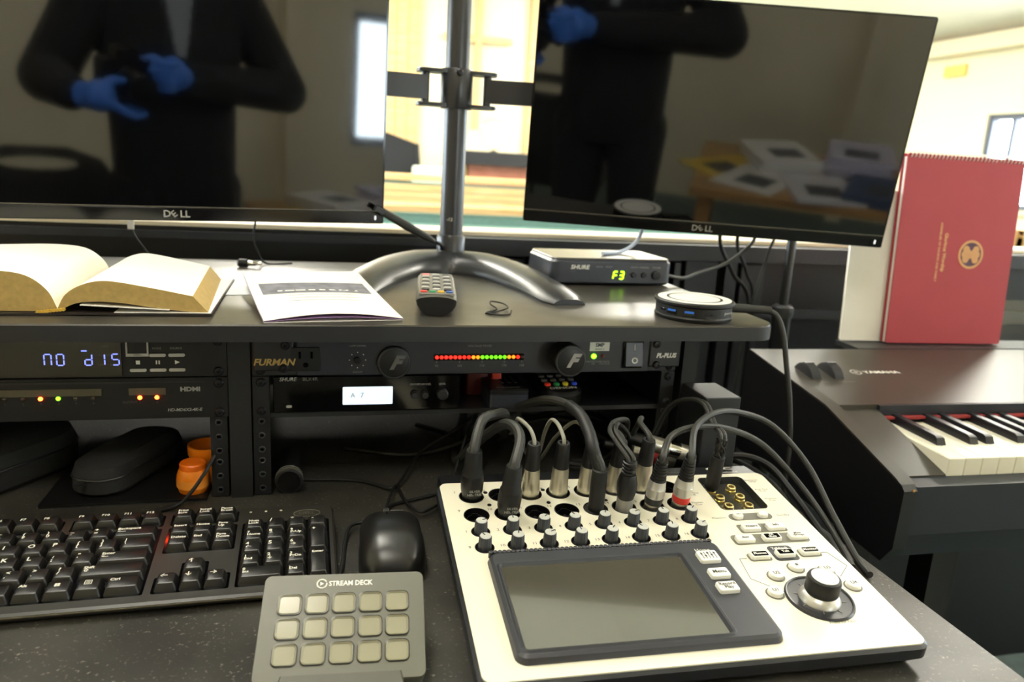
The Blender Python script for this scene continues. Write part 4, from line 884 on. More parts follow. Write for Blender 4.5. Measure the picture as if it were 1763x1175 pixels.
obj('touchscreen', MB().box(.0378, .1978, .0190, .1180, .0050, .0054), M_TOUCH, t)
rg = MB()
for k in range(52): rg.lathe([(.0021, .0004), (.0021, .0060), (.0012, .0066)], 8, T((33 + k * 3.98) * mm, 138.2 * mm, 0))
obj('ribbed_edge', rg, M_SLATE, bz)
M_BTN = mat('white_rubber_button', '#e4e3d8', .45, var=.02)
def soft(name, u, v, w, h, z, lab, m=M_BTN, sz=.0044, lm=M_BLACKP, dark=False, ht=.0035, r=2.2):
    b = obj(name, MB().loft([[(x, y, zz) for x, y in rr((w - 2 * i_) * mm, (h - 2 * i_) * mm, max(r - i_, .4) * mm, 5)] for i_, zz in ((0, 0), (.1, ht * .6), (.5, ht * .92), (1.1, ht))]), m, t, T(u * mm, v * mm, z))
    if dark: obj('button_window', MB().rslab((w - 4) * mm, (h - 3.2) * mm, .0008, ht, ht + .0003), M_GLOSS, b)
    if lab: obj('lettering', text_mesh(lab, sz, bold=.0001), M_WHITE if dark else lm, b, T(0, 0, ht + .0004))
    return b
text('lettering', 'Home', .0058, M_WHITE, t, T(.2215, .1225, .0070))
hb1 = soft('home_button', 221.5, 110.5, 19, 15, .0068, '')
fm = MB()
for k in range(5): fm.box((-6 + 3 * k - .25) * mm, (-6 + 3 * k + .25) * mm, -.0045, .0045, .0036, .0038); yk = (.002, -.001, .003, .0, .0025)[k]; fm.box((-6 + 3 * k - .8) * mm, (-6 + 3 * k + .8) * mm, yk - .0008, yk + .0008, .0036, .0039)
obj('fader_symbol', fm, M_BLACKP, hb1)
soft('menu_button', 220.5, 87.5, 18, 12, .0068, 'Menu', sz=.0056); soft('record_button', 219.3, 69, 18, 12.5, .0068, 'Record\nPlay', sz=.0050)
# jack recess
jr = MB(); pts = rr(JR[2] * mm, JR[3] * mm, 6 * mm, 5, JR[0] * mm, JR[1] * mm); p2 = rr((JR[2] - 3) * mm, (JR[3] - 3) * mm, 5 * mm, 5, JR[0] * mm, JR[1] * mm)
a0 = jr.ring([(x, y, .0004) for x, y in pts]); a1 = jr.ring([(x, y, .0004) for x, y in rr((JR[2] - 1) * mm, (JR[3] - 1) * mm, 5.6 * mm, 5, JR[0] * mm, JR[1] * mm)]); a2 = jr.ring([(x, y, -.0075) for x, y in p2]); jr.bridge(a0, a1); jr.bridge(a1, a2); jr.cap(a2); obj('jack_recess', jr, mat('recess_grey', '#2f2f2c', .35, var=.1), t)
nut = MB(); nut.lathe([(.0062, -.0075), (.0062, -.0050), (.0048, -.0046), (.0048, -.0022), (.0040, -.0018), (.0033, -.0018), (.0032, -.0070)], 6, I4, False, True); nut.lathe([(.0050, -.0060), (.0050, -.0020), (.0044, -.0012), (.0034, -.0012), (.0033, -.0060)], 20, I4, False, False); nut = nut.mesh('jack_socket')
hol = MB(); hol.lathe([(.0033, -.0062), (.0033, -.0052)], 16); hol = hol.mesh('jack_hole')
JK = [(288, 240), (311, 240), (289.5, 222.5), (312, 222), (291, 205.5), (313, 205)]
for u, v in JK: j_ = obj('jack_socket', nut, M_BRASS, t, T(u * mm, v * mm, 0)); obj('jack_hole', hol, M_GLOSS, j_)
for u, v, s in ((262, 245, '8'), (260, 226, 'Aux Out\n7/8'), (258, 208, 'Phones\nCue'), (338, 247, 'Stereo In\n19/20'), (340, 228, 'Aux Out\n9/10'), (341, 210, 'Monitor\nCue'), (268, 181, 'Phantom'), (337, 181, 'Standby'), (301, 28, 'Press for Fine')): text('lettering', s, .0042, M_MIDP, t, T(u * mm, v * mm, .00012))
M_GRP = mat('grey_button_field', '#6a685c', .45, var=.04)
def field(u, v, w, h, r, m=M_GRP): obj('button_field', MB().rslab(w * mm, h * mm, r * mm, 0, .0003), m, t, T(u * mm, v * mm, 0))
field(301.5, 181, 46, 11.5, 5.7); soft('phantom_button', 287.5, 180.5, 10.5, 9, .0003, '48V', r=4.4, sz=.003, lm=M_GREYP); soft('standby_button', 314.5, 181, 10.5, 9, .0003, '', r=4.4)
field(303, 161, 49, 14, 2.5); field(302, 143.6, 77, 15.5, 3.5)
BT = [(290, 159.5, 'Wizard', 0), (316, 159.8, 'Info', 0), (275, 142.5, 'Aux', 0), (302.5, 142.8, 'FX\nMute', 1), (330, 143.2, 'Mute\nGroups', 0), (276, 117, 'Phones', 1), (302, 117.8, 'Talk', 1), (327.5, 118.8, 'Monitor', 1)]
field(302, 120.5, 24, 22, 4, M_SLATE); field(276, 116.6, 22, 11.5, 3, M_GRP); field(327.5, 118.4, 22, 11.5, 3, M_GRP)
text('lettering', 'Talkback', .0046, M_WHITE, t, T(.302, .1275, .0005), bold=.0001)
for u, v, s, dkk in BT: soft('soft_button', u, v, 18.5, 9.5, .0003, s, dark=bool(dkk), sz=.0036 if '\n' in s else .0042)
for u, v, s in ((301.5, 98.5, '#'), (276.5, 89, 'U2'), (263.3, 67.2, 'U1'), (327.5, 91.5, 'U3'), (339, 69.5, 'U4')):
    ob = obj('button_field', MB().lathe([(.0080, 0), (.0078, .0004)], 28), M_GRP, t, T(u * mm, v * mm, 0)); soft('user_button', u, v, 13, 13, .0003, s, r=6.4, sz=.0052)
for P_ in ([(263, 116), (256, 116), (252, 88), (273, 68)], [(338, 118), (345, 118), (352, 97), (336, 83)]): obj('print_line', MB().tube([(a * mm, b * mm, .0001) for a, b in P_], .00028, 4, 1, smooth=False), M_MIDP, t)
# encoder
e = obj('encoder_ring', MB().lathe([(.0285, 0), (.0285, .0008), (.0275, .0022), (.0262, .0020), (.0258, .0012), (.017, .0008)], 56, T(.2985, .0570, 0)), M_MBODY, t)
tk = MB()
for k in range(8):
    a = R(22 + 45 * k); tk.box(.0178, .0215, -.00025, .00025, .0010, .0013, T(.2985, .0570, 0) @ RZ(a))
obj('ring_mark', tk, M_GREYP, e)
obj('encoder_skirt', MB().lathe([(.0175, .0008), (.0172, .0020), (.0145, .0055), (.0128, .0070)], 48, T(.2985, .0570, 0)), M_SATIN, t)
en = obj('encoder_knob', MB().lathe([(.0128, .0070), (.0138, .0085), (.0140, .0190), (.0132, .0212), (.0115, .0220)], 48, T(.2985, .0570, 0)), M_BLACK, t)
obj('knob_face', MB().lathe([(.0112, .0219), (.0108, .0224), (.0006, .0224)], 40, T(.2985, .0570, 0)), M_SATIN, en)

# ================================================================== plugs in the mixer and their cables
def mw(u, v, w=0.0): return MX @ Vector((u * mm, v * mm, w * mm))
def plug_root(name, label, u, v, lean=(0, 0)): return thing(name, label, 'audio plug', MX @ T(u * mm, v * mm, -.004) @ RX(R(lean[0])) @ RY(R(lean[1])))
def add_cord(t_, pts, r, m=M_RUBBER, z0=.062, n=7):
    inv = TM[t_.name].inverted(); P = [Vector((0, 0, z0 - .012)), Vector((0, 0, z0 + .002))] + [inv @ Vector(p) for p in pts]
    return obj('cord', MB().tube(P, r, 10, n), m, t_)
def silver_xlr(u, v, label, lean, cord, cr=.0022, cm=M_GREYCAB):
    t_ = plug_root('silver_plug', label, u, v, lean)
    obj('shell', MB().lathe([(.0088, -.006), (.0094, .002), (.0094, .008), (.0084, .030), (.0079, .034)], 28), M_STEEL, t_)
    obj('boot', MB().lathe([(.0079, .034), (.0078, .040), (.0066, .0595), (.0060, .0605), (.0042, .0600)], 28), M_BLACK, t_)
    obj('boot_ring', MB().lathe([(.0060, .0603), (.0060, .0612), (.0040, .0612), (.0040, .0603)], 20, I4, False, False), M_GREYM, t_)
    if cord: add_cord(t_, cord, cr, cm)
    return t_
def black_xlr(u, v, label, lean, cord, num):
    t_ = plug_root('black_plug', label, u, v, lean)
    obj('shell', MB().lathe([(.0088, -.006), (.0092, .006), (.0108, .013), (.0112, .022), (.0104, .031)], 28), M_BLACK, t_)
    obj('boot', MB().lathe([(.0104, .031), (.0092, .034), (.0078, .055), (.0070, .057), (.005, .0572)], 28), M_RUBBER, t_)
    for dz, s in ((.013, 'NEUTRIK'), (.017, 'SILVER')): text('lettering', s, .0036, M_GREYP, t_, T(.001, -.0110 if dz > .015 else -.0107, dz) @ FRONT, bold=.0001)
    add_cord(t_, cord, .0052, M_RUBBERG, .057)
u, v = XR1[0]; black_xlr(u, v, 'thick corded black plug in the corner socket of the mixer back row', (3, -1), [(.222, -.118, .122), (.240, -.098, .121), (.262, -.050, .104), (.285, .030, .055), (.30, .12, .012), (.32, .25, .008)], 1)
u, v = XR2[1]; black_xlr(u, v, 'thick corded black plug in the mixer front row between empty sockets', (3, 2), [(.252, -.152, .114), (.251, -.132, .120), (.244, -.105, .112), (.232, -.045, .070), (.228, .040, .016), (.25, .15, .008), (.28, .28, .008)], 10)
CB = {2: [(.268, -.128, .116), (.262, -.112, .120), (.270, -.070, .104), (.287, .010, .060), (.30, .15, .01)], 3: [(.299, -.122, .117), (.297, -.105, .116), (.302, -.070, .090), (.311, -.010, .035), (.32, .12, .008)],
      4: [(.326, -.120, .114), (.322, -.098, .110), (.320, -.050, .075), (.321, .020, .020), (.33, .15, .008)], 5: [(.358, -.118, .112), (.370, -.104, .113), (.390, -.084, .104), (.400, -.050, .070), (.41, .03, .015), (.42, .15, .008)], 6: [(.390, -.116, .114), (.398, -.100, .113), (.410, -.060, .085), (.427, .010, .030), (.44, .14, .008)]}
ORD = {2: 'silver plug with pale cord just behind the front row black plug', 3: 'silver plug with pale cord behind two empty sockets of the mixer', 4: 'silver plug partly hidden behind the long straight jack', 5: 'silver plug partly hidden behind the moulded twin cord plug', 6: 'silver plug with dark cord behind the black ringed plug'}
for k in (2, 3, 4, 5, 6): u, v = XR1[k]; silver_xlr(u, v, ORD[k], (2, -2 + k * .5), CB[k], .0020 if k < 5 else .0030, M_GREYCAB if k < 5 else M_RUBBERG)
# input 13: long straight jack with thick cable
u, v = XR2[4]; t_ = plug_root('jack_plug', 'long straight black jack with thick cable standing in the mixer', u, v, (3, -2))
obj('sleeve', MB().lathe([(.0070, -.004), (.0076, .002), (.0078, .040), (.0074, .049), (.0056, .050)], 28), M_RUBBER, t_); obj('collar', ringm(.0085, .0118, -.002, .0042) if False else MB().lathe([(.0108, .001), (.0108, .0040), (.0078, .0044)], 28, I4, False, False), M_BLACK, t_)
P13 = [(.321, -.165, .108), (.322, -.150, .117), (.321, -.125, .127), (.316, -.100, .130), (.304, -.060, .123), (.292, .000, .096), (.283, .070, .055), (.28, .15, .02), (.29, .27, .008)]
add_cord(t_, P13, .0048, M_RUBBERG, .050)
inv = TM[t_.name].inverted(); obj('heat_shrink', MB().tube([Vector((0, 0, .047))] + [inv @ Vector(p) for p in P13[:4]], .0060, 12, 6), M_RUBBER, t_)
# input 14: moulded twin cord plug
u, v = XR2[5]; t_ = plug_root('moulded_plug', 'black moulded plug with two thin cords standing in the mixer', u, v, (3, -2))
obj('shell', MB().lathe([(.0082, -.004), (.0084, .003), (.0082, .016)], 24), mat('grey_shell', '#8d8b85', .35), t_)
obj('moulding', MB().lathe([(.0050, .008), (.0072, .013), (.0098, .024), (.0100, .032), (.0082, .040), (.0070, .043)], 24), M_BLACK, t_)
rb_ = [(.0062, .043)]
for k in range(4): rb_ += [(.0068, .0442 + .0035 * k), (.0068, .0458 + .0035 * k), (.0056, .0464 + .0035 * k), (.0056, .0472 + .0035 * k)]
obj('strain_relief', MB().lathe(rb_, 20), M_BLACK, t_)
for dx in (-.003, .003): obj('cord', MB().tube([Vector((dx * .6, 0, .052)), Vector((dx, 0, .060))] + [TM[t_.name].inverted() @ Vector((a + dx, b, c)) for a, b, c in ((.351, -.155, .110), (.350, -.140, .116), (.366, -.110, .111), (.400, -.060, .080), (.43, .0, .035), (.45, .1, .008))], .0023, 8, 6), M_RUBBERG, t_)
# inputs 15 and 16: ringed silver plugs
def ring_xlr(k, label, m, cord):
    u, v = XR2[k]; t_ = plug_root('ringed_plug', label, u, v, (3, 2))
    obj('shell', MB().lathe([(.0080, -.006), (.0082, .008)], 28), M_STEEL, t_); obj('colour_ring', MB().lathe([(.0086, .0085), (.0090, .0092), (.0090, .0150), (.0086, .0156)], 28), m, t_)
    obj('lock_collar', MB().lathe([(.0088, .0156), (.0088, .0180), (.0094, .0186), (.0094, .0260), (.0090, .0266), (.0082, .0345)], 40, I4, True, True, .00015), M_SATIN, t_)
    pr_ = [(.0080, .0345)]
    for q in range(7): r_ = .0076 - .00032 * q; pr_ += [(r_, .0352 + .0032 * q), (r_, .0374 + .0032 * q), (r_ - .0008, .0376 + .0032 * q), (r_ - .0008, .0382 + .0032 * q)]
    obj('boot', MB().lathe(pr_ + [(.0052, .0590), (.0046, .0615)], 24), M_BLACK, t_); add_cord(t_, cord, .0034, M_RUBBERG, .0605); return t_
ring_xlr(6, 'silver plug with a black ring and ribbed boot', M_BLACK, [(.412, -.144, .109), (.441, -.133, .114), (.485, -.120, .107), (.535, -.115, .086), (.571, -.135, .050), (.588, -.172, .018), (.581, -.215, .0045), (.570, -.240, .0045)])
ring_xlr(7, 'silver plug with a red ring and ribbed boot', mat('red_ring', '#c8281c', .4), [(.441, -.139, .116), (.472, -.120, .124), (.511, -.104, .118), (.557, -.100, .100), (.590, -.124, .063), (.596, -.168, .026), (.588, -.222, .0045), (.578, -.255, .0045)])
# jack in the output recess
t_ = plug_root('output_jack', 'black jack with latticed sleeve in the output recess', JK[0][0], JK[0][1], (2, 1))
obj('sleeve', MB().lathe([(.0045, -.001), (.0072, .003), (.0076, .020), (.0070, .040), (.0060, .0405)], 24), M_RUBBER, t_)
lat = MB()
for s in (-1, 1):
    for k in range(4): lat.tube([(.0052 * math.cos(R(90 * k + s * 160 * f)), .0052 * math.sin(R(90 * k + s * 160 * f)), .040 + .022 * f) for f in [i / 8 for i in range(9)]], .0010, 5, 2)
obj('lattice', lat, M_BLACK, t_); obj('tip', MB().lathe([(.0030, -.006), (.0030, .0)], 12), M_BRASS, t_)
for dx in (-.0022, .0022): obj('cord', MB().tube([Vector((dx, 0, .038)), Vector((dx, 0, .064))] + [TM[t_.name].inverted() @ Vector((a + dx, b + .002, c)) for a, b, c in ((.478, -.112, .108), (.486, -.075, .118), (.480, -.045, .115), (.470, -.020, .095), (.458, -.006, .050), (.450, .02, .015), (.45, .08, .006))], .0022, 8, 6), M_RUBBERG, t_)

# inline connectors and loose cables behind the mixer
def inline(label, a, b, mband, cm_):
    a, b = Vector(a), Vector(b); dv = (b - a).normalized(); Mx = frame(a, dv.cross(Vector((0, 0, 1))).normalized(), dv.cross(dv.cross(Vector((0, 0, 1)))).normalized() * -1); L_ = (b - a).length
    zax = Mx.to_3x3() @ Vector((0, 0, 1)); 
    if zax.dot(dv) < 0: Mx = Mx @ RX(math.pi)
    t_ = thing('inline_connector', label, 'audio plug', Mx)
    obj('boot', MB().lathe([(.004, -.02), (.0075, 0), (.0085, L_ * .18)], 20), M_BLACK, t_); obj('shell', MB().lathe([(.0085, L_ * .18), (.0092, L_ * .24), (.0092, L_ * .78), (.0085, L_ * .82)], 24), mat('silver_shell', '#cfcabb', .3, metal=.8), t_); obj('band', MB().lathe([(.0094, L_ * .48), (.0095, L_ * .50), (.0095, L_ * .62), (.0094, L_ * .64)], 24), mband, t_); obj('tail', MB().lathe([(.0085, L_ * .82), (.0070, L_), (.004, L_ + .02)], 20), M_BLACK, t_)
    return t_
inline('silver inline connector lying behind the mixer', (.418, -.048, .070), (.500, -.052, .046), M_CHROME, None)
inline('silver inline connector with a red band behind the mixer', (.415, -.012, .046), (.496, -.024, .026), MATS['red_ring'], None)
cable('mic_cable', 'black cable curving round the back right mixer corner', [(.36, .03, .012), (.43, -.02, .018), (.489, -.050, .030), (.542, -.052, .046), (.577, -.070, .041), (.592, -.105, .019), (.586, -.162, .006), (.566, -.230, .0045)], .0040)
cable('mic_cable', 'black cable lying low between mixer and desk end', [(.38, .05, .006), (.455, -.010, .016), (.50, -.030, .026), (.545, -.035, .036), (.574, -.085, .026), (.577, -.134, .006), (.560, -.190, .0045), (.555, -.24, .0045)], .0036)
cable('mic_cable', 'black cable crossing the desk under the rack tray', [(.10, .12, .005), (.19, .09, .006), (.29, .10, .03), (.37, .08, .05), (.44, .07, .02), (.465, .14, .006)], .0036)
cable('mic_cable', 'black looped cable in the gap behind the mixer', [(.20, .20, .005), (.27, .12, .012), (.34, .105, .045), (.40, .12, .050), (.45, .13, .030), (.44, .19, .010), (.36, .23, .005)], .0034)

# ================================================================== stage piano and what stands on it
PA = R(-1.5); PO = Vector((.700, -.145, 0)); PM = T(PO) @ RZ(PA)
t = thing('stage_piano', 'black stage piano with ivory keys beside the sound desk', 'piano', PM)
M_PBODY = mat('piano_black', '#0b0b0e', .40, spec=.6, var=.06); M_PTOP = mat('piano_top_sheen', '#332f28', .38, spec=.6, var=.08, scale=25); M_PBLUE = mat('piano_front_slate', '#1c2028', .45, var=.06)  # M_PTOP: reflected light on the piano top put into a browner, paler colour
PL = 1.33
def prof(x0, x1, pts, m, name): return obj(name, MB().loft([[(x, y, z) for y, z in pts] for x in (x0, x1)]), m, t)
cheek = [(0, .042), (.010, .046), (.150, .086), (.350, .1105), (.356, .104), (.356, -.050), (.012, -.058), (-.004, -.035), (-.006, .036)]
for x0, x1 in ((0, .0175), (PL - .0175, PL)): prof(x0, x1, cheek, M_PBODY, 'end_cheek')
prof(-.0006, .0179, [(.0, .0422), (.010, .0465), (.150, .0865), (.350, .1110), (.350, .1085), (.150, .0835), (.011, .0440)], M_PTOP, 'cheek_cap')
prof(.0179, PL - .0179, [(.150, .0862), (.350, .1107), (.354, .06), (.150, .06)], M_PTOP, 'control_panel')
prof(.0179, PL - .0179, [(-.004, .040), (.020, .041), (.020, -.02), (-.002, -.02)], M_PBLUE, 'key_slip')
prof(.0179, PL - .0179, [(.006, -.0205), (.350, -.0205), (.350, -.052), (.016, -.056)], M_PBLUE, 'lower_case')
prof(.0179, .0760, [(.020, .0430), (.150, .0800), (.150, -.02), (.020, -.02)], M_PTOP, 'key_block')
prof(.076, PL - .0179, [(.145, .0860), (.152, .0860), (.152, .0), (.145, .0)], M_PBLUE, 'fall_board')
prof(.076, PL - .076, [(.138, .0722), (.145, .0722), (.145, .0690), (.138, .0690)], mat('red_felt', '#8a2a2a', .9), 'key_felt')
WK = .0236; M_IV = mat('ivory_key', '#ece8d4', .28, var=.02); M_EB = mat('ebony_key', '#141318', .34, var=.05)
wk = MB(); wk.rslab(WK - .0008, .1215, .0012, .0, .022, .0010, cx=WK / 2, cy=.0605); wk = wk.mesh('white_key')
bk_ = MB(); bk_.loft([[(-.0062, 0, 0), (.0062, 0, 0), (.0062, .085, 0), (-.0062, .085, 0)], [(-.0056, .004, .0085), (.0056, .004, .0085), (.0056, .085, .0100), (-.0056, .085, .0100)], [(-.0044, .009, .0105), (.0044, .009, .0105), (.0044, .085, .0120), (-.0044, .085, .0120)]]); bk_ = bk_.mesh('black_key')
for k in range(50):
    obj('white_key', wk, M_IV, t, T(.0775 + WK * k, .0215, .0405) @ RX(R(.5)))
    if k and (k - 1) % 7 in (0, 2, 3, 5, 6): obj('black_key', bk_, M_EB, t, T(.0775 + WK * k, .0600, .0625))
for x in (.040, .076):
    wl_ = obj('pitch_wheel', MB().lathe([(.025, -.0080), (.027, -.007), (.027, .007), (.025, .0080)], 32, RY(R(90))), M_BLACKM, t, T(x, .258, .0865)); obj('wheel_notch', MB().box(-.0070, .0070, -.003, .003, .0255, .0282), M_GREYM, wl_)
    obj('wheel_slot', MB().box(x - .008, x + .008, .228, .284, .0945, .0958, I4), M_GLOSS, t) if False else None
text('logo', 'YAMAHA', .0125, M_WHITE, t, T(.160, .255, .1000) @ RX(R(7)), bold=.0003, sx=1.15); text('logo', '⊕', .012, M_WHITE, t, T(.118, .255, .1000) @ RX(R(7)))
text('lettering', 'PITCH', .004, M_GREYP, t, T(.045, .222, .0958) @ RX(R(7))); text('lettering', 'MODULATION', .004, M_GREYP, t, T(.080, .222, .0958) @ RX(R(7)))
ch = MB(); ch.lathe([(.0012, 0), (.0016, .001), (.0004, .0014)], 8); obj('paint_chip', ch, mat('bare_wood_chip', '#c98f3c', .7), t, T(.012, -.0058, .037) @ RX(R(90)))
for x in (.18, PL - .18):
    obj('stand_leg', MB().box(x - .02, x + .02, .10, .14, FZ, -.052), M_BLACKM, t); obj('stand_leg', MB().box(x - .02, x + .02, .26, .30, FZ, -.052), M_BLACKM, t); obj('stand_foot', MB().box(x - .025, x + .025, .0, .36, FZ, FZ + .03), M_BLACKM, t)
obj('stand_rail', MB().box(.16, PL - .16, .18, .22, -.12, -.075), M_BLACKM, t)
obj('music_rest', MB().box(.19, 1.15, .352, .410, .104, .112), M_GREYM, t)
obj('rest_panel', MB().box(.19, 1.15, .404, .408, .104, .185), M_GLASS, t)

M_RED = mat('red_cover', '#a3303a', .55, var=.10, scale=14)
RBM = T(1.0800, .222, .1142) @ RZ(R(-3)) @ RX(R(-4))
t = thing('red_songbook', 'red spiral bound songbook with gold crest on the piano', 'book', RBM)
obj('cover', MB().rslab(.219, .305, .004, -.0020, 0, .0004, T(0, 0, .1525) @ RX(R(90))), M_RED, t)
obj('pages', MB().box(-.106, .106, .0021, .012, .001, .300), M_PAPER, t); obj('back_cover', MB().rslab(.219, .305, .004, -.0140, -.0122, .0003, T(0, 0, .1525) @ RX(R(90))), M_RED, t)
sp = MB(); lp1 = MB(); lp1.tube([(0, .006 + .0085 * math.cos(R(a)), .3035 + .0065 * math.sin(R(a))) for a in range(0, 361, 30)], .0010, 5, 1); lp1 = lp1.mesh('spiral_ring')
for k in range(30): obj('spiral_ring', lp1, M_WHITE, t, T(-.1035 + .00714 * k, 0, 0))
M_CREST = mat('gold_crest', '#d09a66', .5); M_CRESTD = mat('plum_crest_field', '#4a2740', .5)
cr = obj('crest', ringm(.0195, .0235, 0, .0006), M_CREST, t, T(.029, -.0001, .149) @ RX(R(90)))
obj('crest_field', MB().lathe([(.0195, 0), (.0195, .0003)], 40), M_CRESTD, cr)
for a in (45, 135): obj('crest_bar', MB().rslab(.034, .0075, .003, .0003, .0007), M_CREST, cr, RZ(R(a)))
for sx, sy in ((-1, 0), (1, 0), (.8, -.75), (-.8, .7), (.8, .7), (-.8, -.7)): obj('crest_shape', MB().lathe([(.0062, .0003), (.0055, .0008)], 12), M_CREST, cr, T(.0115 * sx, .0115 * sy, 0))
text('lettering', 'Glorious Worship', .0085, M_CREST, t, T(-.021, -.0003, .151) @ FRONT @ RZ(R(-90)), bold=.0004); text('lettering', 'ASSEMBLIES OF CHURCH AND FAMILY', .0056, M_CREST, t, T(-.032, -.0003, .151) @ FRONT @ RZ(R(-90)), bold=.0002)
t = thing('white_songbook', 'white paper book standing behind the red songbook', 'book', T(.985, .2435, .1142) @ RZ(R(-3)) @ RX(R(-4)))
obj('cover', MB().box(-.085, .085, 0, .0015, 0, .245), M_PAPER, t); obj('pages', MB().box(-.083, .083, .0016, .0075, .001, .243), M_PAGE, t)
# microphone stand behind the shelf end
t = thing('microphone_stand', 'black telescopic microphone stand behind the piano end', 'microphone stand', T(.888, .400, FZ))
obj('lower_tube', MB().lathe([(.0165, .02), (.0165, .888)], 20), M_METALB, t); obj('clutch', MB().lathe([(.0185, .872), (.0195, .876), (.0195, .890), (.014, .894)], 20), M_GREYM, t); obj('upper_tube', MB().lathe([(.0082, .89), (.0082, 1.35)], 16), M_METALB, t); obj('base', MB().lathe([(.06, 0), (.06, .012), (.018, .024)], 28), M_METALB, t)
# metal bracket box in front of the right hutch panel
t = thing('bracket_box', 'dark grey metal box standing against the hutch side', 'metal box', T(.514, -.046, 0))
obj('case', MB().rslab(.044, .060, .0015, .0005, .122, .001), mat('worn_grey_metal', '#1c1d20', .5, var=.2, scale=50), t, T(0, .012, 0)); obj('screw', MB().lathe([(.0022, 0), (.0018, .001)], 10, RX(R(90))), M_BRASS, t, T(-.0185, -.018, .110))

# ================================================================== things under the left bay
M_FELT = mat('black_fabric', '#121211', .85, var=.2, scale=120, bump=.4)
def pouch(name, label, M, L_, w, h):
    t_ = thing(name, label, 'case', M); rg = []
    for z, k in ((0, .90), (h * .12, 1.0), (h * .5, 1.0), (h * .54, .985), (h * .58, 1.0), (h * .85, .94), (h, .72)): rg.append([(x, y, z) for x, y in rr(w * k, L_ * k, w * .46 * k, 7)])
    obj('shell', MB().loft(rg), M_FELT, t_); zp = rr(w * 1.004, L_ * 1.004, w * .462, 7); zp = [(x, y, h * .54) for x, y in zp]; obj('zip', MB().tube(zp + zp[:1], .0012, 5, 1), M_METALB, t_); obj('zip_pull', MB().box(-.003, .003, -L_ / 2 - .014, -L_ / 2 + .001, h * .5, h * .54), M_BLACKM, t_)
t = thing('black_folder', 'thin black folder lying under the rack devices', 'folder', T(-.128, .095, 0))
obj('lower_cover', MB().box(-.080, .080, -.100, .10, 0, .0015), M_BLACKM, t); obj('upper_cover', MB().box(-.080, .080, -.100, .10, .0022, .0037), M_BLACK, t); obj('sheets', MB().box(-.078, .078, -.098, .098, .0015, .0022), M_DIMP, t)
pouch('soft_case', 'large black zipped soft case in the left rack bay', T(-.285, .085, .0) @ RZ(R(-35)), .19, .115, .050); pouch('glasses_case', 'small black oval glasses case resting on the folder', T(-.138, .075, .0038) @ RZ(R(-24)), .145, .058, .036)
M_ORANGE = mat('orange_plastic', '#e07a10', .35, var=.1, scale=30)
t = thing('orange_jar', 'small round orange plastic jar by the rack post', 'jar', T(-.064, .018, 0))
obj('body', MB().lathe([(.0115, 0), (.0150, .004), (.0168, .013), (.0165, .022), (.0140, .029)], 28), M_ORANGE, t); obj('lid', MB().lathe([(.0135, .0288), (.0135, .0345), (.0122, .0360), (.0004, .0362)], 28), mat('orange_lid', '#d8640c', .4), t); obj('label', MB().lathe([(.0170, .010), (.0170, .019)], 28, I4, False, False), mat('jar_label', '#e08a30', .4), t)
t = thing('orange_cup', 'open orange plastic cup behind the orange jar', 'cup', T(-.053, .052, 0))
obj('wall', MB().lathe([(.0150, 0), (.0158, .020), (.0148, .032), (.0190, .045), (.0192, .060), (.0172, .060), (.0170, .047), (.0130, .034), (.0005, .033)], 28, Matrix.Diagonal((1.1, 1.1, .72, 1))), M_ORANGE, t)
cable('loose_wire', 'black wire slanting down past the orange jar', [(-.036, .030, .075), (-.037, .012, .055), (-.043, .000, .042), (-.052, -.010, .028), (-.066, -.017, .010), (-.078, -.022, .0030), (-.105, -.035, .0030)], .0019)
t = thing('flashlight', 'black flashlight with grey bands lying by the rack rail', 'flashlight', T(.036, .002, .0150) @ RX(R(-90)))
obj('head', MB().lathe([(.0120, 0), (.0148, .001), (.0148, .010)], 28), M_BLACK, t); obj('lens', MB().lathe([(.0118, -.0004), (.0004, -.0006)], 24), M_GLOSS, t)
for z in (.0020, .0075): obj('band', MB().lathe([(.0149, z), (.0150, z + .0004), (.0150, z + .0026), (.0149, z + .003)], 28), mat('grey_band', '#6b695f', .45), t)
obj('barrel', MB().lathe([(.0148, .010), (.0110, .018), (.0110, .080), (.0100, .083)], 24), M_BLACK, t)

# ================================================================== behind the camera (seen in the dark screens)
M_CHAIR = mat('black_chair_plastic', '#1a1817', .5, var=.08)
t = thing('stacking_chair', 'black chair with a slotted rounded back behind the photographer', 'chair', T(-.11, -1.98, FZ) @ RZ(R(4)))
cb = MB(); outl = [(x, z) for x, z in [(-.25, .42), (.25, .42), (.27, .62), (.25, .76), (.19, .845), (.09, .88), (-.09, .88), (-.19, .845), (-.25, .76), (-.27, .62)]]
slot = [(.12 * math.cos(2 * math.pi * k / 16), .825 + .022 * math.sin(2 * math.pi * k / 16)) for k in range(16)]
fl = fill_holes(cb, outl, [slot], 0, RX(R(90))); fb = fill_holes(cb, outl, [slot], -.025, RX(R(90)))
for a, b in zip(fl, fb): cb.bridge(a, b)
obj('backrest', cb, M_CHAIR, t, T(0, .22, 0)); obj('seat', MB().rslab(.48, .46, .08, .42, .46, .012), M_CHAIR, t)
for sx in (-.2, .2):
    for sy in (-.2, .22): obj('leg', MB().lathe([(.012, 0), (.012, .43)], 12, T(sx, sy, 0)), M_METALB, t)
t = thing('side_table', 'plain brown table behind the photographer covered with papers', 'table', T(.98, -1.36, FZ))
obj('tabletop', MB().rslab(.90, .62, .01, .68, .71, .003), M_OAKD, t)
for sx in (-.40, .40):
    for sy in (-.26, .26): obj('leg', MB().box(sx - .02, sx + .02, sy - .02, sy + .02, 0, .68), M_OAKD, t)
ptz = FZ + .71; rnd = random.Random(3)
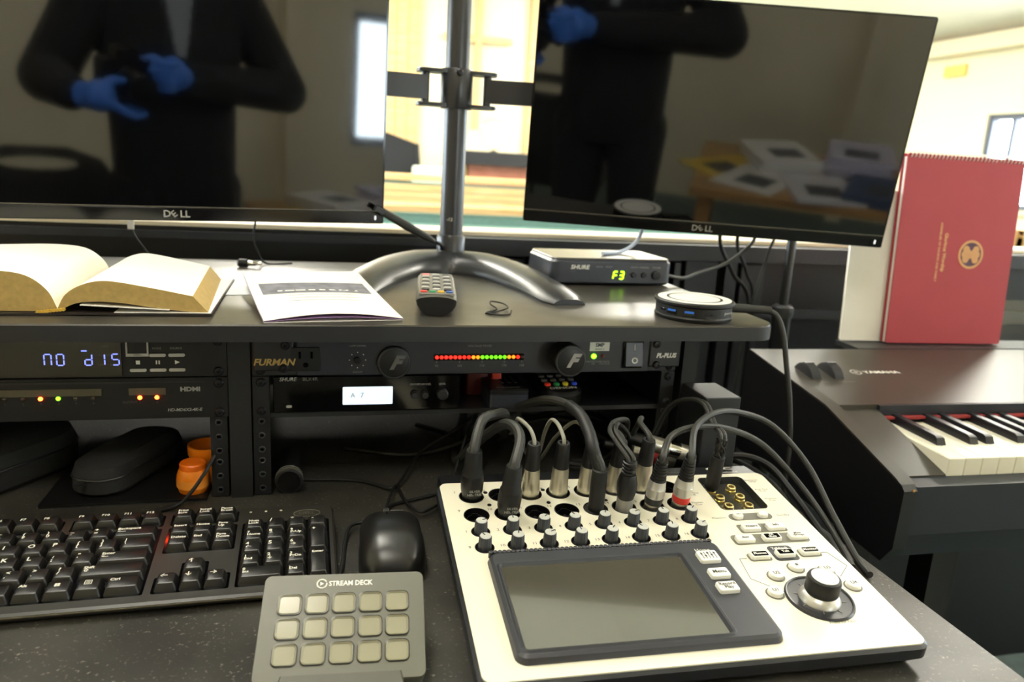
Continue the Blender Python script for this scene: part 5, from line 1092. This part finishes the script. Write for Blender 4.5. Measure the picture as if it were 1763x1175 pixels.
for i, (px, py, pa, hgt, c, l) in enumerate([(.74, -1.22, 25, .006, '#dcdad6', 'white leaflet near the front of the paper covered table'), (.93, -1.18, -8, .012, '#c9c7cc', 'stack of grey leaflets on the paper covered table'), (1.12, -1.20, 12, .030, '#3a4a68', 'dark blue booklet stack on the paper covered table'), (.80, -1.45, -20, .050, '#d6d4d0', 'tall pile of white sheets on the paper covered table'), (1.06, -1.48, 6, .070, '#b9b4c6', 'tall pile of lilac sheets on the paper covered table'), (.64, -1.34, 50, .004, '#d9b84a', 'yellow flyer at the table end')]):
    t_ = thing('paper_pile', l, 'papers', T(px, py, ptz) @ RZ(R(pa))); n_ = max(1, int(hgt / .012))
    for k in range(n_): obj('sheet_bundle', MB().box(-.105, .105, -.14, .14, 0, hgt / n_ - .0003), mat('paper_' + c[1:], c, .7, var=.05), t_, T(rnd.uniform(-.006, .006), rnd.uniform(-.006, .006), k * hgt / n_) @ RZ(R(rnd.uniform(-5, 5))))
    obj('print_block', MB().box(-.05, .06, -.02, .09, hgt, hgt + .0003), mat('dark_ink', '#3c3c44', .7), t_)
t = thing('equipment_cabinet', 'tall black equipment cabinet near the back window', 'cabinet', T(1.66, -2.05, FZ))
obj('carcass', MB().box(-.21, .21, -.25, .25, .05, 1.16), M_BLACKM, t); obj('door', MB().box(-.20, .20, .251, .268, .07, 1.14), M_METALB, t); obj('plinth', MB().box(-.19, .19, -.23, .23, 0, .05), M_BLACKM, t); obj('handle', MB().box(.15, .17, .268, .29, .55, .75), M_GREYM, t)

# ------------------------------------------------------------------ the photographer
def sph(bm, c, r, seg=14):
    m = Matrix.Translation(c) @ Matrix.Diagonal((*(r if isinstance(r, tuple) else (r, r, r)), 1)); bmesh.ops.create_uvsphere(bm, u_segments=seg, v_segments=seg // 2 + 1, radius=1.0, matrix=m)
def limb(bm, pts, radii, seg=14):
    for (a, b, ra, rb) in zip(pts, pts[1:], radii, radii[1:]):
        a, b = Vector(a), Vector(b); dv = b - a; q = dv.to_track_quat('Z', 'Y').to_matrix().to_4x4(); m = Matrix.Translation((a + b) / 2) @ q
        bmesh.ops.create_cone(bm, cap_ends=True, segments=seg, radius1=ra, radius2=rb, depth=dv.length, matrix=m)
    for p, r in zip(pts, radii): sph(bm, Vector(p), r, seg)
QX, QY = .215, -1.285
fw, rt, upv = _f, _r, _u
LENS0 = CAM - fw * .035
HL = CAM - fw * .085 - rt * .088 - upv * .030          # left palm, beside and under the lens
HR = CAM - fw * .105 + rt * .108 + upv * .020           # right palm, at the grip
bm = bmesh.new()
tr = [(.02, .165, .115), (.10, .180, .125), (.22, .182, .130), (.35, .185, .130), (.48, .205, .132), (.60, .220, .125), (.67, .180, .105), (.71, .110, .080), (.75, .058, .058), (.82, .054, .056)]
rings = [[bm.verts.new((QX + a * math.cos(2 * math.pi * k / 24), QY + (.012 if z > .7 else 0) + b * math.sin(2 * math.pi * k / 24), z)) for k in range(24)] for z, a, b in tr]
for a, b in zip(rings, rings[1:]):
    for k in range(24): bm.faces.new((a[k], a[(k + 1) % 24], b[(k + 1) % 24], b[k]))
bm.faces.new(list(reversed(rings[0]))); bm.faces.new(rings[-1])
hc_ = Vector((QX, QY + .035, .905)); sph(bm, hc_, (.074, .094, .112), 20); sph(bm, hc_ + Vector((0, .04, -.055)), (.052, .05, .055), 16)
limb(bm, [hc_ + Vector((0, .088, .012)), hc_ + Vector((0, .107, -.022))], [.010, .015], 10)
for s in (-1, 1):
    sph(bm, hc_ + Vector((s * .077, -.005, 0)), (.012, .022, .032), 10); sph(bm, hc_ + Vector((s * .03, .078, .018)), .016, 10)
    limb(bm, [(QX + s * .095, QY, .06), (QX + s * .105, QY + .015, -.27), (QX + s * .11, QY - .005, -.665)], [.105, .078, .062]); limb(bm, [(QX + s * .11, QY - .03, -.705), (QX + s * .118, QY + .16, -.715)], [.045, .035])
limb(bm, [(QX - .195, QY, .635), (QX - .335, QY + .03, .375), HL - Vector((.055, .075, .0))], [.078, .070, .046]); limb(bm, [(QX + .195, QY, .635), (QX + .340, QY + .02, .385), HR + Vector((.045, -.075, -.015))], [.078, .070, .046])
limb(bm, [HL - Vector((.055, .075, .0)), HL - Vector((.012, .02, .004))], [.032, .034]); limb(bm, [HR + Vector((.045, -.075, -.015)), HR + Vector((.006, -.012, 0))], [.032, .034])
sph(bm, HL, (.040, .044, .040), 14); sph(bm, HR, (.036, .040, .046), 14)
for k in range(4):                                       # left fingers reach under the lens
    b0 = HL + fw * (.034 - .021 * k) + rt * .022 - upv * .014; ln_ = 1 - .09 * abs(k - 1)
    limb(bm, [b0, b0 + rt * .030 * ln_ - upv * .020, b0 + rt * .058 * ln_ - upv * .028, b0 + rt * .080 * ln_ - upv * .024], [.0120, .0112, .0104, .0092], 10)
b0 = HL + upv * .026 + fw * .010; limb(bm, [b0, b0 + rt * .028 + upv * .016, b0 + rt * .058 + upv * .014], [.0145, .0125, .0105], 10)
for k in range(4):                                       # right fingers wrap the grip in front
    b0 = HR + upv * (.036 - .022 * k) + fw * .020 - rt * .010; ln_ = 1 - .10 * abs(k - 1)
    limb(bm, [b0, b0 + fw * .020 - rt * .024 * ln_, b0 + fw * .022 - rt * .046 * ln_ + upv * .003, b0 + fw * .008 - rt * .064 * ln_ + upv * .002], [.0120, .0112, .0104, .0092], 10)
b0 = HR - fw * .018 + upv * .016 - rt * .012; limb(bm, [b0, b0 - fw * .030 - rt * .020 + upv * .010, b0 - fw * .030 - rt * .046 + upv * .006], [.0145, .0125, .0105], 10)
me = bpy.data.meshes.new('person'); bm.to_mesh(me); bm.free(); tmp = bpy.data.objects.new('person', me); COL.objects.link(tmp)
rm = tmp.modifiers.new('r', 'REMESH'); rm.mode = 'VOXEL'; rm.voxel_size = .0058; smm = tmp.modifiers.new('s', 'SMOOTH'); smm.iterations = 4; smm.factor = .5
dg = bpy.context.evaluated_depsgraph_get(); pm = bpy.data.meshes.new_from_object(tmp.evaluated_get(dg)); bpy.data.objects.remove(tmp); bpy.data.meshes.remove(me)
M_JACK = mat('dark_navy_jacket', '#08090e', .85, var=.15, scale=30, bump=.2, bscale=200); M_GLOVE = mat('blue_nitrile_glove', '#3f78d8', .45, var=.06, scale=80)
pmats = [M_JACK, mat('dark_trousers', '#101218', .85, var=.1), M_GLOVE, mat('skin', '#b98a70', .55, var=.05), mat('dark_hair', '#1d1612', .6, var=.2), mat('black_shoe', '#0c0c0c', .35), mat('grey_shirt', '#8b8f98', .8)]
pm.materials.clear()
for m in pmats: pm.materials.append(m)
WLp, WRp = HL - Vector((.030, .045, .0)), HR + Vector((.026, -.045, -.008)); dL = (HL - WLp).normalized(); dR = (HR - WRp).normalized(); idx = []
for p in pm.polygons:
    c = p.center; k = 0
    if (c - HL).length < .145 and (c - WLp).dot(dL) > 0 and c.z < .5: k = 2
    elif (c - HR).length < .145 and (c - WRp).dot(dR) > 0 and c.z < .5: k = 2
    elif c.z > .765: k = 4 if (c.z > .965 or (c.y < QY + .02 and c.z > .85)) else 3
    elif c.z < -.665: k = 5
    elif c.z < .03 and abs(c.x - QX) < .3: k = 1
    elif c.z > .46 and c.y > QY + .06 and abs(c.x - QX) < .012 + (c.z - .46) * .16: k = 6
    idx.append(k)
pm.polygons.foreach_set('material_index', idx); pm.polygons.foreach_set('use_smooth', [True] * len(pm.polygons))
pers = bpy.data.objects.new('person', pm); COL.objects.link(pers); tag(pers, 'person in dark jacket and blue gloves holding a camera', 'person')
# the camera in those hands
CF = frame(LENS0, rt, upv)                              # local z points back towards the photographer
ph = thing('photo_camera', 'black single lens camera held by the person in blue gloves', 'camera', CF)
obj('lens', MB().lathe([(.030, .0), (.034, .001), (.034, .040), (.031, .042), (.031, .075), (.034, .078), (.034, .092)], 32), M_BLACK, ph); obj('front_glass', MB().lathe([(.028, .0006), (.0005, .0006)], 28), M_GLOSS, ph)
obj('camera_body', MB().rslab(.128, .090, .014, .092, .150, .006), M_BLACK, ph); obj('viewfinder_hump', MB().rslab(.050, .035, .010, .094, .150, .004, cy=.055), M_BLACK, ph); obj('grip', MB().rslab(.026, .080, .010, .070, .140, .006, cx=.060, cy=-.004), M_RUBBER, ph); obj('rear_screen', MB().rslab(.070, .050, .002, .150, .152), M_GLOSS, ph); obj('shutter_button', MB().lathe([(.006, 0), (.005, .004)], 14, RX(R(-90))), M_GREYM, ph, T(.058, .036, .085))
